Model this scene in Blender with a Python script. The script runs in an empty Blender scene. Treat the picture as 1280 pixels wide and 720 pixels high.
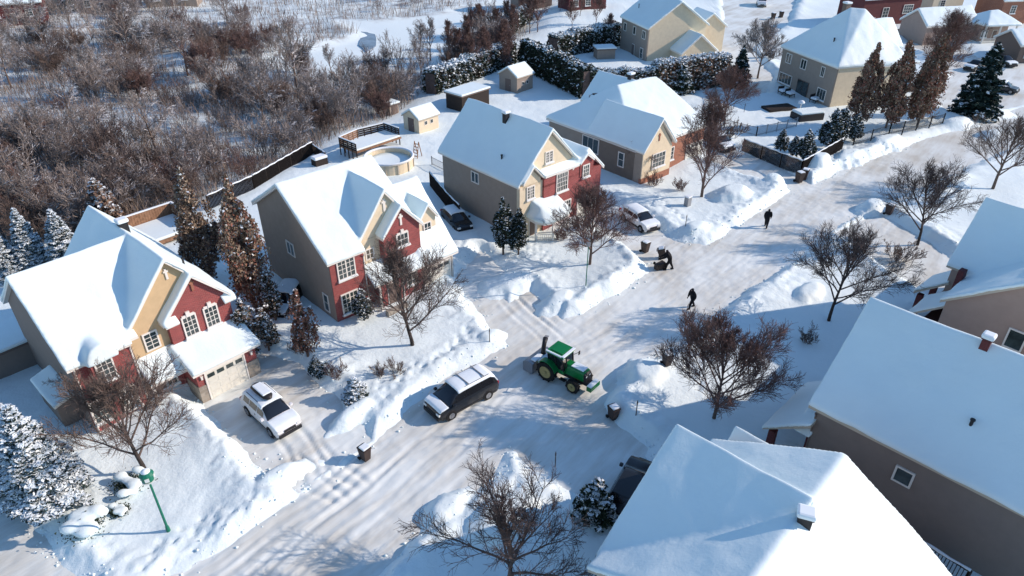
import bpy, bmesh, math, random
import numpy as np
from mathutils import Vector, Matrix, noise as mnoise
R=math.radians; PI=math.pi
scene=bpy.context.scene; COL=scene.collection
# ---------------- camera, world, sun, exposure ----------------
CAM_H=31.3; PITCH=R(32.15); FPX=873.0
cd=bpy.data.cameras.new('camera'); cam=bpy.data.objects.new('camera',cd); COL.objects.link(cam)
cam.location=(0,0,CAM_H); cam.rotation_euler=(PI/2-PITCH,0,0)
cd.sensor_width=36; cd.lens=36*FPX/1280; cd.clip_start=.5; cd.clip_end=3000; scene.camera=cam
W=bpy.data.worlds.new("World"); scene.world=W; W.use_nodes=True
nt=W.node_tree; bg=nt.nodes['Background']; sk=nt.nodes.new('ShaderNodeTexSky'); sk.sky_type='NISHITA'
sk.sun_disc=False; sk.sun_elevation=R(27); sk.sun_rotation=R(85); sk.air_density=1.2; sk.dust_density=.1; sk.ozone_density=5.0
nt.links.new(sk.outputs[0],bg.inputs[0]); bg.inputs[1].default_value=.128
sl=bpy.data.lights.new('sun','SUN'); so=bpy.data.objects.new('sun',sl); COL.objects.link(so)
sl.energy=3.5; sl.angle=R(.5); sl.color=(1,.825,.705)
sd=Vector((math.cos(R(27))*math.cos(R(5)),math.cos(R(27))*math.sin(R(5)),math.sin(R(27))))
so.rotation_euler=sd.to_track_quat('Z','Y').to_euler(); so.location=(60,0,60)
scene.view_settings.view_transform='Standard'; scene.view_settings.look='None'; scene.view_settings.gamma=1
scene.view_settings.exposure=0.52
# ---------------- helpers ----------------
def ray(px,py):
    a=PITCH; F=Vector((0,math.cos(a),-math.sin(a))); U=Vector((0,math.sin(a),math.cos(a)))
    return F*FPX+Vector((px-640,0,0))-U*(py-360)
def P(px,py,z=0.0):
    d=ray(px,py); t=(z-CAM_H)/d.z
    return Vector((d.x*t,d.y*t,z))
def proj(x,y,z=0.0):
    a=PITCH; dz=z-CAM_H; f=y*math.cos(a)-dz*math.sin(a); u=y*math.sin(a)+dz*math.cos(a)
    return 640+FPX*x/f, 360-FPX*u/f
def nodes(m): return m.node_tree.nodes, m.node_tree.links
def mat(name,col,rough=.7,metal=0,spec=.3,var=0.0,vscale=3.0,bump=0.0,bscale=8.0,snow=0.0,stretch=None,col2=None,bdist=.05,obj=True,sss=0):
    m=bpy.data.materials.new(name); m.use_nodes=True; N,L=nodes(m); b=N['Principled BSDF']
    b.inputs['Base Color'].default_value=(*col,1); b.inputs['Roughness'].default_value=rough; b.inputs['Metallic'].default_value=metal
    b.inputs['Specular IOR Level'].default_value=spec
    tc=N.new('ShaderNodeTexCoord'); co=tc.outputs['Object']
    if stretch:
        mp=N.new('ShaderNodeMapping'); mp.inputs['Rotation'].default_value=(0,0,stretch[0]); mp.inputs['Scale'].default_value=(stretch[1],stretch[2],stretch[1] if len(stretch)<4 else stretch[3]); L.new(co,mp.inputs[0]); co=mp.outputs[0]
    last=None
    if var>0 or col2:
        n=N.new('ShaderNodeTexNoise'); n.inputs['Scale'].default_value=vscale; n.inputs['Detail'].default_value=6; n.inputs['Roughness'].default_value=.6; L.new(co,n.inputs['Vector'])
        mx=N.new('ShaderNodeMix'); mx.data_type='RGBA'
        cr=N.new('ShaderNodeMapRange'); cr.inputs[1].default_value=.35; cr.inputs[2].default_value=.65; L.new(n.outputs[0],cr.inputs[0])
        L.new(cr.outputs[0],mx.inputs[0])
        c2=col2 if col2 else tuple(min(1,c*(1+var)) for c in col); c1=col if col2 else tuple(c*(1-var) for c in col)
        mx.inputs[6].default_value=(*c1,1); mx.inputs[7].default_value=(*c2,1); last=mx.outputs[2]; L.new(last,b.inputs['Base Color'])
    if snow>0:
        g=N.new('ShaderNodeNewGeometry'); sx=N.new('ShaderNodeSeparateXYZ'); L.new(g.outputs['Normal'],sx.inputs[0])
        n=N.new('ShaderNodeTexNoise'); n.inputs['Scale'].default_value=1.7; n.inputs['Detail'].default_value=3; L.new(tc.outputs['Object'],n.inputs['Vector'])
        ad=N.new('ShaderNodeMath'); ad.operation='ADD'; L.new(sx.outputs[2],ad.inputs[0]); L.new(n.outputs[0],ad.inputs[1])
        mr=N.new('ShaderNodeMapRange'); mr.inputs[1].default_value=1.5-snow; mr.inputs[2].default_value=1.6-snow; L.new(ad.outputs[0],mr.inputs[0])
        mx=N.new('ShaderNodeMix'); mx.data_type='RGBA'; L.new(mr.outputs[0],mx.inputs[0])
        if last: L.new(last,mx.inputs[6])
        else: mx.inputs[6].default_value=(*col,1)
        mx.inputs[7].default_value=(.8,.82,.84,1); L.new(mx.outputs[2],b.inputs['Base Color'])
    if bump>0:
        n=N.new('ShaderNodeTexNoise'); n.inputs['Scale'].default_value=bscale; n.inputs['Detail'].default_value=7; n.inputs['Roughness'].default_value=.62; L.new(co,n.inputs['Vector'])
        bp=N.new('ShaderNodeBump'); bp.inputs['Strength'].default_value=bump; bp.inputs['Distance'].default_value=bdist; L.new(n.outputs[0],bp.inputs['Height']); L.new(bp.outputs[0],b.inputs['Normal'])
    return m
def brickmat(name,c1,c2,mortar,scale=1.0):
    m=bpy.data.materials.new(name); m.use_nodes=True; N,L=nodes(m); b=N['Principled BSDF']; b.inputs['Roughness'].default_value=.85
    tc=N.new('ShaderNodeTexCoord'); sx=N.new('ShaderNodeSeparateXYZ'); L.new(tc.outputs['Object'],sx.inputs[0])
    ad=N.new('ShaderNodeMath'); L.new(sx.outputs[0],ad.inputs[0]); L.new(sx.outputs[1],ad.inputs[1])
    cb=N.new('ShaderNodeCombineXYZ'); L.new(ad.outputs[0],cb.inputs[0]); L.new(sx.outputs[2],cb.inputs[1])
    br=N.new('ShaderNodeTexBrick'); br.inputs['Scale'].default_value=scale; br.inputs['Brick Width'].default_value=.26; br.inputs['Row Height'].default_value=.09; br.inputs['Mortar Size'].default_value=.008
    br.inputs['Color1'].default_value=(*c1,1); br.inputs['Color2'].default_value=(*c2,1); br.inputs['Mortar'].default_value=(*mortar,1)
    L.new(cb.outputs[0],br.inputs['Vector'])
    n=N.new('ShaderNodeTexNoise'); n.inputs['Scale'].default_value=1.3; n.inputs['Detail'].default_value=4; L.new(tc.outputs['Object'],n.inputs['Vector'])
    mx=N.new('ShaderNodeMix'); mx.data_type='RGBA'; mx.blend_type='MULTIPLY'; mx.inputs[0].default_value=.6; L.new(br.outputs[0],mx.inputs[6]); L.new(n.outputs[0],mx.inputs[7])
    mr=N.new('ShaderNodeMix'); mr.data_type='RGBA'; mr.inputs[0].default_value=.55; L.new(br.outputs[0],mr.inputs[6]); L.new(mx.outputs[2],mr.inputs[7])
    L.new(mr.outputs[2],b.inputs['Base Color'])
    return m
M={}
M['snow']=mat('snow',(.775,.88,.88),.55,0,.25,.02,.4,.35,7,bdist=.05)
M['roofsnow']=mat('roof_snow',(.765,.88,.885),.5,0,.25,.015,.5,.4,2.0,bdist=.07)
M['treesnow']=mat('tree_snow',(.78,.85,.88),.6)
M['carsnow']=mat('car_snow',(.79,.87,.90),.6,0,.2,.03,3,.4,14,bdist=.02)
M['stucco']=mat('stucco_taupe',(.31,.26,.215),.9,0,.2,.05,2,.2,30,bdist=.01)
M['stucco_side']=mat('siding_taupe',(.235,.195,.17),.85,0,.2,.04,1.5)
M['tan']=mat('stucco_tan',(.55,.40,.235),.9,0,.2,.05,2,.2,30,bdist=.01)
M['cream']=mat('stucco_cream',(.68,.58,.42),.9,0,.2,.05,2,.2,30,bdist=.01)
M['rose']=mat('siding_rose_beige',(.36,.27,.225),.85,0,.2,.04,1.5)
M['brick']=brickmat('red_brick',(.36,.062,.058),(.26,.042,.042),(.34,.2,.18))
M['darkbrick']=brickmat('dark_red_brick',(.16,.03,.03),(.11,.02,.02),(.12,.06,.06))
M['orangebrick']=brickmat('orange_brick',(.42,.16,.08),(.32,.11,.06),(.35,.25,.2))
M['stone']=brickmat('grey_stone',(.42,.37,.3),(.3,.26,.21),(.36,.33,.28),.35)
M['trim']=mat('white_trim',(.74,.71,.65),.5)
M['beigetrim']=mat('beige_trim',(.5,.44,.35),.6)
M['browntrim']=mat('brown_trim',(.16,.12,.1),.6)
M['glass']=mat('window_glass',(.035,.05,.05),.06,0,.8,.5,1.2)
M['carglass']=mat('car_glass',(.012,.014,.018),.05,0,.7)
M['door']=mat('cream_garage_door',(.66,.65,.57),.55,0,.3,.06,3)
M['black']=mat('black_metal',(.02,.02,.022),.5)
M['darkwood']=mat('dark_stained_wood',(.035,.028,.024),.75,0,.2,.3,5,.2,20,stretch=(0,1,1,6))
M['wood']=mat('weathered_wood',(.26,.15,.09),.8,0,.2,.25,4,.2,18)
M['greenpaint']=mat('tractor_green',(.0,.17,.04),.35,0,.5)
M['yellow']=mat('tractor_yellow',(.36,.29,.12),.5)
M['steel']=mat('dull_steel',(.35,.36,.38),.4,.8)
M['galv']=mat('galvanised_grey',(.3,.31,.32),.5,.5)
M['rubber']=mat('tyre_rubber',(.018,.018,.018),.85,0,.2,.3,8)
M['rim']=mat('alloy_rim',(.35,.36,.37),.35,.7)
M['lampgreen']=mat('lamp_green',(.012,.16,.10),.45)
M['lens']=mat('lamp_lens',(.75,.76,.72),.2,0,.6)
M['redlens']=mat('red_lens',(.35,.01,.01),.2,0,.6)
M['binplastic']=mat('bin_brown_plastic',(.05,.035,.03),.6,0,.3,.2,3)
M['bark']=mat('bark_grey_brown',(.14,.105,.085),.9,0,.1,.25,4,snow=.25)
M['twig']=mat('twig_brown',(.15,.112,.095),.9,0,.1,.25,2)
M['twigred']=mat('twig_red',(.17,.11,.095),.9,0,.1,.3,2)
M['twiggrey']=mat('twig_grey',(.25,.215,.195),.9,0,.1,.25,2,snow=.30)
M['darkbark']=mat('bark_dark',(.055,.045,.04),.9,0,.1,.3,4)
M['darktwig']=mat('twig_dark',(.10,.078,.072),.9,0,.1,.3,2)
M['leafbrown']=mat('dead_leaf_brown',(.20,.135,.10),.9,0,.1,.35,1.5)
M['leafrust']=mat('dead_leaf_rust',(.24,.11,.08),.9,0,.1,.35,1.5)
M['leaftan']=mat('dead_leaf_tan',(.28,.215,.155),.9,0,.1,.35,1.5)
M['conifer']=mat('conifer_green',(.028,.042,.028),.85,0,.1,.4,1.5)
M['cedar']=mat('cedar_green',(.035,.04,.026),.85,0,.1,.4,1.5)
M['spruce']=mat('blue_spruce_green',(.025,.045,.04),.85,0,.1,.3,1.5)
M['grassdead']=mat('dead_grass',(.33,.25,.18),.95,0,.1,.3,1)
def tag(o,label=None,cat=None,group=None,kind=None):
    if label: o['label']=label
    if cat: o['category']=cat
    if group: o['group']=group
    if kind: o['kind']=kind
    return o
def empty(name,loc,rz=0,label=None,cat=None,group=None):
    o=bpy.data.objects.new(name,None); COL.objects.link(o); o.location=loc; o.rotation_euler=(0,0,rz); o.empty_display_size=.3
    return tag(o,label,cat,group)
def copy_tree(o,parent=None):
    c=o.copy(); COL.objects.link(c)
    if parent: c.parent=parent
    for ch in o.children: copy_tree(ch,c)
    return c
class MB:
    def __init__(s): s.v=[];s.f=[];s.m=[]
    def add(s,vs,fs,mi=0):
        k=len(s.v); s.v+= [tuple(v) for v in vs]; s.f+=[tuple(i+k for i in f) for f in fs]; s.m+=[mi]*len(fs)
    def box(s,x0,y0,z0,x1,y1,z1,mi=0):
        s.add([(x0,y0,z0),(x1,y0,z0),(x1,y1,z0),(x0,y1,z0),(x0,y0,z1),(x1,y0,z1),(x1,y1,z1),(x0,y1,z1)],
              [(0,3,2,1),(4,5,6,7),(0,1,5,4),(1,2,6,5),(2,3,7,6),(3,0,4,7)],mi)
    def bar(s,a,b,w,h,mi=0,up=(0,0,1)):
        a=Vector(a);b=Vector(b);d=(b-a).normalized();u=Vector(up)
        if abs(d.dot(u))>.98:u=Vector((0,1,0))
        sx=d.cross(u).normalized()*w/2; uz=sx.normalized().cross(d)*h/2
        vs=[a-sx-uz,a+sx-uz,a+sx+uz,a-sx+uz,b-sx-uz,b+sx-uz,b+sx+uz,b-sx+uz]
        s.add(vs,[(0,1,2,3),(7,6,5,4),(0,4,5,1),(1,5,6,2),(2,6,7,3),(3,7,4,0)],mi)
    def prism(s,poly,axis,a0,a1,mi=0):   # poly: list of (b,z); extruded along axis 0(u) or 1(v)
        n=len(poly); f=(lambda a,b,z:(a,b,z)) if axis==0 else (lambda a,b,z:(b,a,z))
        vs=[f(a0,b,z) for b,z in poly]+[f(a1,b,z) for b,z in poly]
        fs=[tuple(range(n)),tuple(range(2*n-1,n-1,-1))]+[(i,i+n,(i+1)%n+n,(i+1)%n) for i in range(n)]
        s.add(vs,fs,mi)
    def poly(s,pts,z0,z1,mi=0):
        n=len(pts); vs=[(x,y,z0) for x,y in pts]+[(x,y,z1) for x,y in pts]
        s.add(vs,[tuple(range(n-1,-1,-1)),tuple(range(n,2*n))]+[(i,(i+1)%n,(i+1)%n+n,i+n) for i in range(n)],mi)
    def tube(s,pts,rs,n=6,mi=0,cap=True):
        pts=[Vector(p) for p in pts]; k=len(s.v); m=len(pts)
        up=Vector((0,0,1)); d0=(pts[-1]-pts[0]).normalized()
        if abs(d0.z)>.9: up=Vector((1,0,0))
        for i,p in enumerate(pts):
            d=(pts[min(i+1,m-1)]-pts[max(i-1,0)]).normalized(); a=d.cross(up).normalized(); b=a.cross(d)
            for j in range(n):
                t=2*PI*j/n; q=p+(a*math.cos(t)+b*math.sin(t))*rs[i]; s.v.append((q.x,q.y,q.z))
        for i in range(m-1):
            for j in range(n):
                s.f.append((k+i*n+j,k+i*n+(j+1)%n,k+(i+1)*n+(j+1)%n,k+(i+1)*n+j)); s.m.append(mi)
        if cap and n>2:
            s.f.append(tuple(k+j for j in range(n-1,-1,-1))); s.m.append(mi); s.f.append(tuple(k+(m-1)*n+j for j in range(n))); s.m.append(mi)
    def lathe(s,prof,n=16,mi=0,axis='z',c=(0,0,0),cap=True):
        k=len(s.v)
        for r,h in prof:
            for j in range(n):
                t=2*PI*j/n; x,y=r*math.cos(t),r*math.sin(t)
                s.v.append((c[0]+x,c[1]+y,c[2]+h) if axis=='z' else (c[0]+x,c[1]+h,c[2]+y))
        for i in range(len(prof)-1):
            for j in range(n):
                q=(k+i*n+j,k+i*n+(j+1)%n,k+(i+1)*n+(j+1)%n,k+(i+1)*n+j); s.f.append(q if axis=='z' else q[::-1]); s.m.append(mi)
        if cap: s.f.append(tuple(k+j for j in range(n))); s.m.append(mi); s.f.append(tuple(k+(len(prof)-1)*n+j for j in range(n))); s.m.append(mi)
    def quads(s,arr,mi=0):   # arr (N,4,3)
        for q in arr: s.add(q,[(0,1,2,3)],mi)
    def build(s,name,mats,parent=None,smooth=False,bevel=0,loc=None,rot=None,recalc=True):
        me=bpy.data.meshes.new(name); me.from_pydata(s.v,[],s.f)
        if not isinstance(mats,(list,tuple)): mats=[mats]
        for m in mats: me.materials.append(M[m] if isinstance(m,str) else m)
        if len(mats)>1: me.polygons.foreach_set('material_index',s.m)
        if recalc:
            bm=bmesh.new(); bm.from_mesh(me); bmesh.ops.recalc_face_normals(bm,faces=bm.faces); bm.to_mesh(me); bm.free()
        if smooth: me.polygons.foreach_set('use_smooth',[True]*len(me.polygons))
        me.update()
        o=bpy.data.objects.new(name,me); COL.objects.link(o)
        if parent: o.parent=parent
        if loc: o.location=loc
        if rot: o.rotation_euler=rot
        if bevel:
            b=o.modifiers.new('bevel','BEVEL'); b.width=bevel; b.segments=2; b.limit_method='ANGLE'
        return o
def mesh_np(name,V,F,mats,mi=None,parent=None,smooth=False):
    me=bpy.data.meshes.new(name); V=np.asarray(V,dtype=np.float32); F=np.asarray(F,dtype=np.int32); n,k=F.shape
    me.vertices.add(len(V)); me.vertices.foreach_set('co',V.ravel()); me.loops.add(n*k); me.loops.foreach_set('vertex_index',F.ravel())
    me.polygons.add(n); me.polygons.foreach_set('loop_start',np.arange(0,n*k,k,dtype=np.int32))
    try: me.polygons.foreach_set('loop_total',np.full(n,k,dtype=np.int32))
    except Exception: pass
    for m in mats: me.materials.append(M[m] if isinstance(m,str) else m)
    if mi is not None: me.polygons.foreach_set('material_index',np.asarray(mi,dtype=np.int32))
    if smooth: me.polygons.foreach_set('use_smooth',np.ones(n,dtype=bool))
    me.update(calc_edges=True); me.validate()
    o=bpy.data.objects.new(name,me); COL.objects.link(o)
    if parent: o.parent=parent
    return o
def bake(o):
    dg=bpy.context.evaluated_depsgraph_get(); dg.update()
    me=bpy.data.meshes.new_from_object(o.evaluated_get(dg)); old=o.data; o.modifiers.clear(); o.data=me
    me.name=o.name
    return o
# ---------------- ground ----------------
def vnoise(x,y,seed):
    rs=np.random.RandomState(seed); T=rs.rand(256,256).astype(np.float32)
    xi=np.floor(x).astype(int); yi=np.floor(y).astype(int); fx=x-xi; fy=y-yi
    fx=fx*fx*(3-2*fx); fy=fy*fy*(3-2*fy)
    a=T[xi&255,yi&255];b=T[(xi+1)&255,yi&255];c=T[xi&255,(yi+1)&255];d=T[(xi+1)&255,(yi+1)&255]
    return (a*(1-fx)+b*fx)*(1-fy)+(c*(1-fx)+d*fx)*fy-.5
def fbm(x,y,s,seed,o=4,g=.5):
    r=0;a=1
    for i in range(o): r=r+a*vnoise(x/s+i*17.3,y/s+i*9.1,seed+i); s/=2.03;a*=g
    return r
def W2(pts): return np.array([tuple(P(a,b))[:2] for a,b in pts])
roadL=[(60,835),(215,720),(300,668),(395,600),(468,550),(515,508),(565,466),(612,440)]
drvB=[(630,432),(600,392),(566,346),(600,312),(640,345),(705,397)]
roadL2=[(728,392),(770,366),(808,338)]
drvC=[(800,322),(768,300),(722,270),(755,250),(800,268),(845,298)]
roadL3=[(880,305),(930,277),(968,252),(985,238)]
drvD=[(930,222),(880,200),(900,180),(950,198),(1000,222)]
roadL4=[(1015,230),(1060,209),(1150,176),(1210,155),(1280,132),(1420,90)]
roadR=[(1440,130),(1300,172),(1240,196),(1165,232),(1100,258),(1040,290),(960,350),(900,392),(870,417),(835,442),(787,468),(757,505)]
drvI=[(770,530),(815,560),(770,640),(700,612),(640,570)]
roadR2=[(600,610),(552,652),(520,676),(470,725),(400,835)]
ROADPX=roadL+drvB+roadL2+drvC+roadL3+drvD+roadL4+roadR+drvI+roadR2
drvA=[(395,602),(468,552),(430,500),(375,455),(330,440),(240,495),(300,560),(340,600),(372,622)]
drvH=[(1040,292),(1100,330),(1180,385),(1230,350),(1160,300),(1095,262)]
side=[(-150,470),(-20,560),(25,600),(50,660),(110,735),(60,835),(-200,835)]
court=[(893,60),(905,18),(900,-8),(1000,-8),(985,30),(940,62),(968,95),(955,118),(915,112)]
court2=[(1130,52),(1160,35),(1230,75),(1290,70),(1500,80),(1500,118),(1280,132),(1205,150),(1150,118),(1190,95)]
polys=[W2(ROADPX),W2(drvA),W2(drvH),W2(side),W2(court),W2(court2)]
def sdist(x,y,poly):
    best=np.full(x.shape,1e9); ins=np.zeros(x.shape,bool); n=len(poly)
    for i in range(n):
        ax,ay=poly[i]; bx,by=poly[(i+1)%n]; ex,ey=bx-ax,by-ay
        t=np.clip(((x-ax)*ex+(y-ay)*ey)/(ex*ex+ey*ey+1e-9),0,1)
        best=np.minimum(best,(x-ax-t*ex)**2+(y-ay-t*ey)**2)
        c=((ay>y)!=(by>y))&(x<(bx-ax)*(y-ay)/(by-ay+1e-12)+ax); ins^=c
    d=np.sqrt(best); return np.where(ins,-d,d)
WOODPX=[(-900,900),(-420,480),(-160,360),(0,310),(90,305),(170,285),(240,262),(310,232),(385,200),(430,168),(490,150),(560,100),(640,66),(700,10),(700,-120),(-900,-120)]
RIVPX=[(330,70),(395,92),(430,104),(480,92),(535,88),(556,62),(578,30),(640,14),(640,-30),(700,-60),(610,-60),(612,0),(540,14),(470,22),(420,22),(455,38),(380,58)]
POND=[(452,33),(468,36),(470,50),(458,58),(449,50)]
woodW=W2(WOODPX); rivW=W2(RIVPX)
def axis(segs):
    out=[];
    for a,b,s in segs:
        out+=list(np.arange(a,b,s))
    out.append(segs[-1][1]); return np.array(out)
xs=axis([(-900,-160,40),(-160,-60,2.),(-60,-34,.6),(-34,48,.17),(48,80,.5),(80,180,2.),(180,900,40)])
ys=axis([(-60,10,5),(10,18,1),(18,84,.17),(84,130,.4),(130,220,2),(220,1500,60)])
X,Y=np.meshgrid(xs,ys,indexing='ij')
def ss(a,b,x): t=np.clip((x-a)/(b-a),0,1); return t*t*(3-2*t)
SD=np.full(X.shape,1e9)
wob=fbm(X,Y,2.2,5,3)*.55
for pl in polys: SD=np.minimum(SD,sdist(X,Y,pl))
SDw=SD+wob
dw=sdist(X,Y,woodW); dr=sdist(X,Y,rivW)
near=1-ss(8,30,dw*0+np.maximum(0,np.abs(X)-70))
lawn=.35+fbm(X,Y,9,11,3)*.35+fbm(X,Y,2.6,33,3)*.07+fbm(X,Y,.8,77,2)*.03
bamp=.26+.75*np.clip(fbm(X,Y,9,21,2)+.15,-.25,.6)
bank=bamp*np.exp(-np.maximum(0,SDw-1.0)/1.8)
lump=(.17*fbm(X,Y,.9,41,2)+.16*np.abs(fbm(X,Y,.55,43,2)))*np.exp(-((SDw-1.0)/1.6)**2)*1.1+.02*fbm(X,Y,.6,45,2)+.06*fbm(X,Y,.42,47,2)*np.exp(-((SDw-.8)/1.3)**2)
Z=(lawn+bank+lump)*ss(-.3,1.1,SDw)-.25*(1-ss(-.6,-.1,SDw))
def mound(px,py,h,rx,ry=None,rot=0):
    global Z
    c=P(px,py,0); ry=ry or rx; dx=X-c.x; dy=Y-c.y; a=R(rot); u=dx*math.cos(a)+dy*math.sin(a); v=-dx*math.sin(a)+dy*math.cos(a)
    nz=1+.35*fbm(X,Y,1.1,61,3)
    q=np.sqrt((u/rx)**2+(v/ry)**2)
    Z=np.where(q*nz<1.05,np.maximum(Z,h*(1-ss(.25,1.05,q*nz))),Z)
for a in [(915,250,1.5,3.6,2.6,45),(868,292,1.15,2.4,1.6,40),(1022,212,1.9,2.6,1.8,42),(810,478,1.25,3.0,2.2,60),(700,378,.9,2.4,1.4,42),(610,425,.7,1.6,1,40),
          (965,232,1.3,2,1.6,40),(445,520,.8,2.6,1,48),(640,355,.75,3.5,2,40),(1090,262,1.0,2.2,1.5,45),(1010,372,1.0,3.2,1.6,48),(630,655,1.0,3.6,2.2,45),(560,640,.7,2,1.2,45),(350,600,.8,2.5,1,40),(1240,170,.8,3,1.5,20),(1150,158,1.1,4,1.6,20),(1060,200,1.1,4,1.9,40),(1105,182,1.2,4.5,2.0,38),(1195,158,1.1,4.5,1.8,25),(1240,146,1.0,4,1.6,15)]:
    mound(*a)
wl=ss(3,-6,dw); wood_z=-.6+fbm(X,Y,14,91,4)*1.3
Z=Z*(1-wl)+wood_z*wl
rv=ss(2.5,-2,dr); Z=Z*(1-rv)+(-1.1+fbm(X,Y,10,95,2)*.15)*rv
# tyre furrows in the driveways and on the road's edge stay shallow; footprint trails across lawns
def trail(a,b,n,seed,dep=.16,st=.55,wid=.18,rad=.17):
    a=P(*a);b=P(*b); rn=random.Random(seed)
    L=(b-a).length; k=int(L/st)
    d=(b-a).normalized(); s=Vector((-d.y,d.x,0))
    global Z
    for i in range(k):
        p=a+d*(i*st)+s*((wid if i%2 else -wid)+rn.uniform(-.08,.08))
        i0,i1=np.searchsorted(xs,[p.x-.7,p.x+.7]); j0,j1=np.searchsorted(ys,[p.y-.7,p.y+.7])
        q=((X[i0:i1,j0:j1]-p.x)**2+(Y[i0:i1,j0:j1]-p.y)**2)/rad**2
        Z[i0:i1,j0:j1]-=dep*np.exp(-q)
for i,(a,b) in enumerate([((500,480),(600,415)),((480,500),(585,425)),((455,500),(520,455)),((560,440),(600,400)),((680,330),(640,300)),((700,340),(660,300)),((1000,205),(1180,158)),((960,215),(1000,170)),
    ((215,700),(330,640)),((190,690),(300,630)),((180,715),(350,615)),((640,610),(690,570)),((860,470),(900,440)),((880,500),(850,455)),((660,590),(740,560)),((1010,250),(1180,180)),((470,470),(540,460)),((820,250),(860,285))]):
    trail(a,b,0,i)
gi=np.interp
def H(x,y):
    i=min(max(np.searchsorted(xs,x)-1,0),len(xs)-2); j=min(max(np.searchsorted(ys,y)-1,0),len(ys)-2)
    fx=(x-xs[i])/(xs[i+1]-xs[i]); fy=(y-ys[j])/(ys[j+1]-ys[j])
    z=(Z[i,j]*(1-fx)+Z[i+1,j]*fx)*(1-fy)+(Z[i,j+1]*(1-fx)+Z[i+1,j+1]*fx)*fy
    return float(z)
def RH(x,y): return max(H(x,y),0.03)
def PG(px,py):      # the ground point seen at a pixel
    z=0
    for _ in range(6):
        p=P(px,py,z); z=RH(p.x,p.y) if sdist(np.array([p.x]),np.array([p.y]),woodW)[0]>0 else H(p.x,p.y)
    return Vector((p.x,p.y,z))
nx,ny=X.shape
I=np.arange(nx*ny).reshape(nx,ny)
F=np.stack([I[:-1,:-1],I[1:,:-1],I[1:,1:],I[:-1,1:]],-1).reshape(-1,4)
V=np.stack([X,Y,Z],-1).reshape(-1,3)
gm=bpy.data.materials.new('snow_ground'); gm.use_nodes=True; N,L=nodes(gm); b=N['Principled BSDF']; b.inputs['Roughness'].default_value=.6; b.inputs['Specular IOR Level'].default_value=.25
at=N.new('ShaderNodeAttribute'); at.attribute_name='scrub'; tc=N.new('ShaderNodeTexCoord')
n1=N.new('ShaderNodeTexNoise'); n1.inputs['Scale'].default_value=.35; n1.inputs['Detail'].default_value=9; n1.inputs['Roughness'].default_value=.72; L.new(tc.outputs['Object'],n1.inputs['Vector'])
mr=N.new('ShaderNodeMapRange'); mr.inputs[1].default_value=.46; mr.inputs[2].default_value=.64; L.new(n1.outputs[0],mr.inputs[0])
mu=N.new('ShaderNodeMath'); mu.operation='MULTIPLY'; L.new(mr.outputs[0],mu.inputs[0]); L.new(at.outputs['Fac'],mu.inputs[1])
mx=N.new('ShaderNodeMix'); mx.data_type='RGBA'; L.new(mu.outputs[0],mx.inputs[0]); mx.inputs[6].default_value=(.775,.88,.88,1); mx.inputs[7].default_value=(.27,.235,.215,1)
L.new(mx.outputs[2],b.inputs['Base Color'])
n2=N.new('ShaderNodeTexNoise'); n2.inputs['Scale'].default_value=3.2; n2.inputs['Detail'].default_value=8; n2.inputs['Roughness'].default_value=.6; L.new(tc.outputs['Object'],n2.inputs['Vector'])
bp=N.new('ShaderNodeBump'); bp.inputs['Strength'].default_value=.5; bp.inputs['Distance'].default_value=.10; L.new(n2.outputs[0],bp.inputs['Height']); L.new(bp.outputs[0],b.inputs['Normal'])
g=mesh_np('ground',V,F,[gm],smooth=True); tag(g,kind='structure')
sc=np.clip(wl*(1-rv)*(.72+.5*fbm(X,Y,16,123,3)),0,1)
at_=g.data.attributes.new('scrub','FLOAT','POINT'); at_.data.foreach_set('value',sc.ravel().astype(np.float32))
# road: packed snow, slightly lower than the banks
mk=(xs>-60)&(xs<140); mky=(ys>14)&(ys<200)
xr=axis([(-60,-34,.6),(-34,48,.16),(48,140,1.)]); yr=axis([(12,18,1),(18,84,.16),(84,200,1)])
XR,YR=np.meshgrid(xr,yr,indexing='ij')
SR=np.full(XR.shape,1e9)
for pl in polys: SR=np.minimum(SR,sdist(XR,YR,pl))
ca,sa=math.cos(R(50)),math.sin(R(50)); al=XR*ca+YR*sa; ac=-XR*sa+YR*ca
ZR=.015+.010*fbm(al/7,ac,.55,200,3)+.03*fbm(XR,YR,1.2,210,3)+.03*fbm(XR,YR,.5,215,2)+.012*fbm(al/5,ac,.22,218,2)+.03*fbm(XR,YR,.32,219,2)*(fbm(XR,YR,6,220,2)>0)
# wheel ruts along driveway of the first house
def rut(a,b,w=.16,dep=.035,off=.75):
    global ZR
    a=P(*a);b=P(*b);d=(b-a);Ln=d.length;d.normalize();s=Vector((-d.y,d.x,0))
    u=(XR-a.x)*d.x+(YR-a.y)*d.y; v=(XR-a.x)*s.x+(YR-a.y)*s.y+.12*np.sin(u*.9)
    for o in (-off,off): ZR-=dep*np.exp(-((v-o)/w)**2)*ss(-.5,.5,u)*ss(.5,-.5,u-Ln)
    for o in (-off-.32,-off+.32,off-.32,off+.32): ZR+=dep*.7*np.exp(-((v-o)/w)**2)*ss(-.5,.5,u)*ss(.5,-.5,u-Ln)
for q in [((385,560),(445,615)),((360,580),(430,620)),((330,500),(400,600)),((215,745),(470,570)),((250,745),(500,560)),((300,760),(560,540)),((590,330),(690,425)),((610,330),(715,420)),((560,560),(640,470)),((720,440),(850,380))]: rut(*q,**(dict(dep=.07) if q[0][0]<390 and q[0][1]<600 else {}))
rr_=random.Random(3)
for i in range(16):
    t=rr_.random(); a_=(215+t*190+0,760-t*10); b_=(560+t*90,455+t*95); rut(a_,b_,.10,.009,.72)
for i in range(12):
    t=rr_.random(); rut((620+t*120,440+t*60),(900+t*150,255+t*70),.10,.008,.72)
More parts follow.
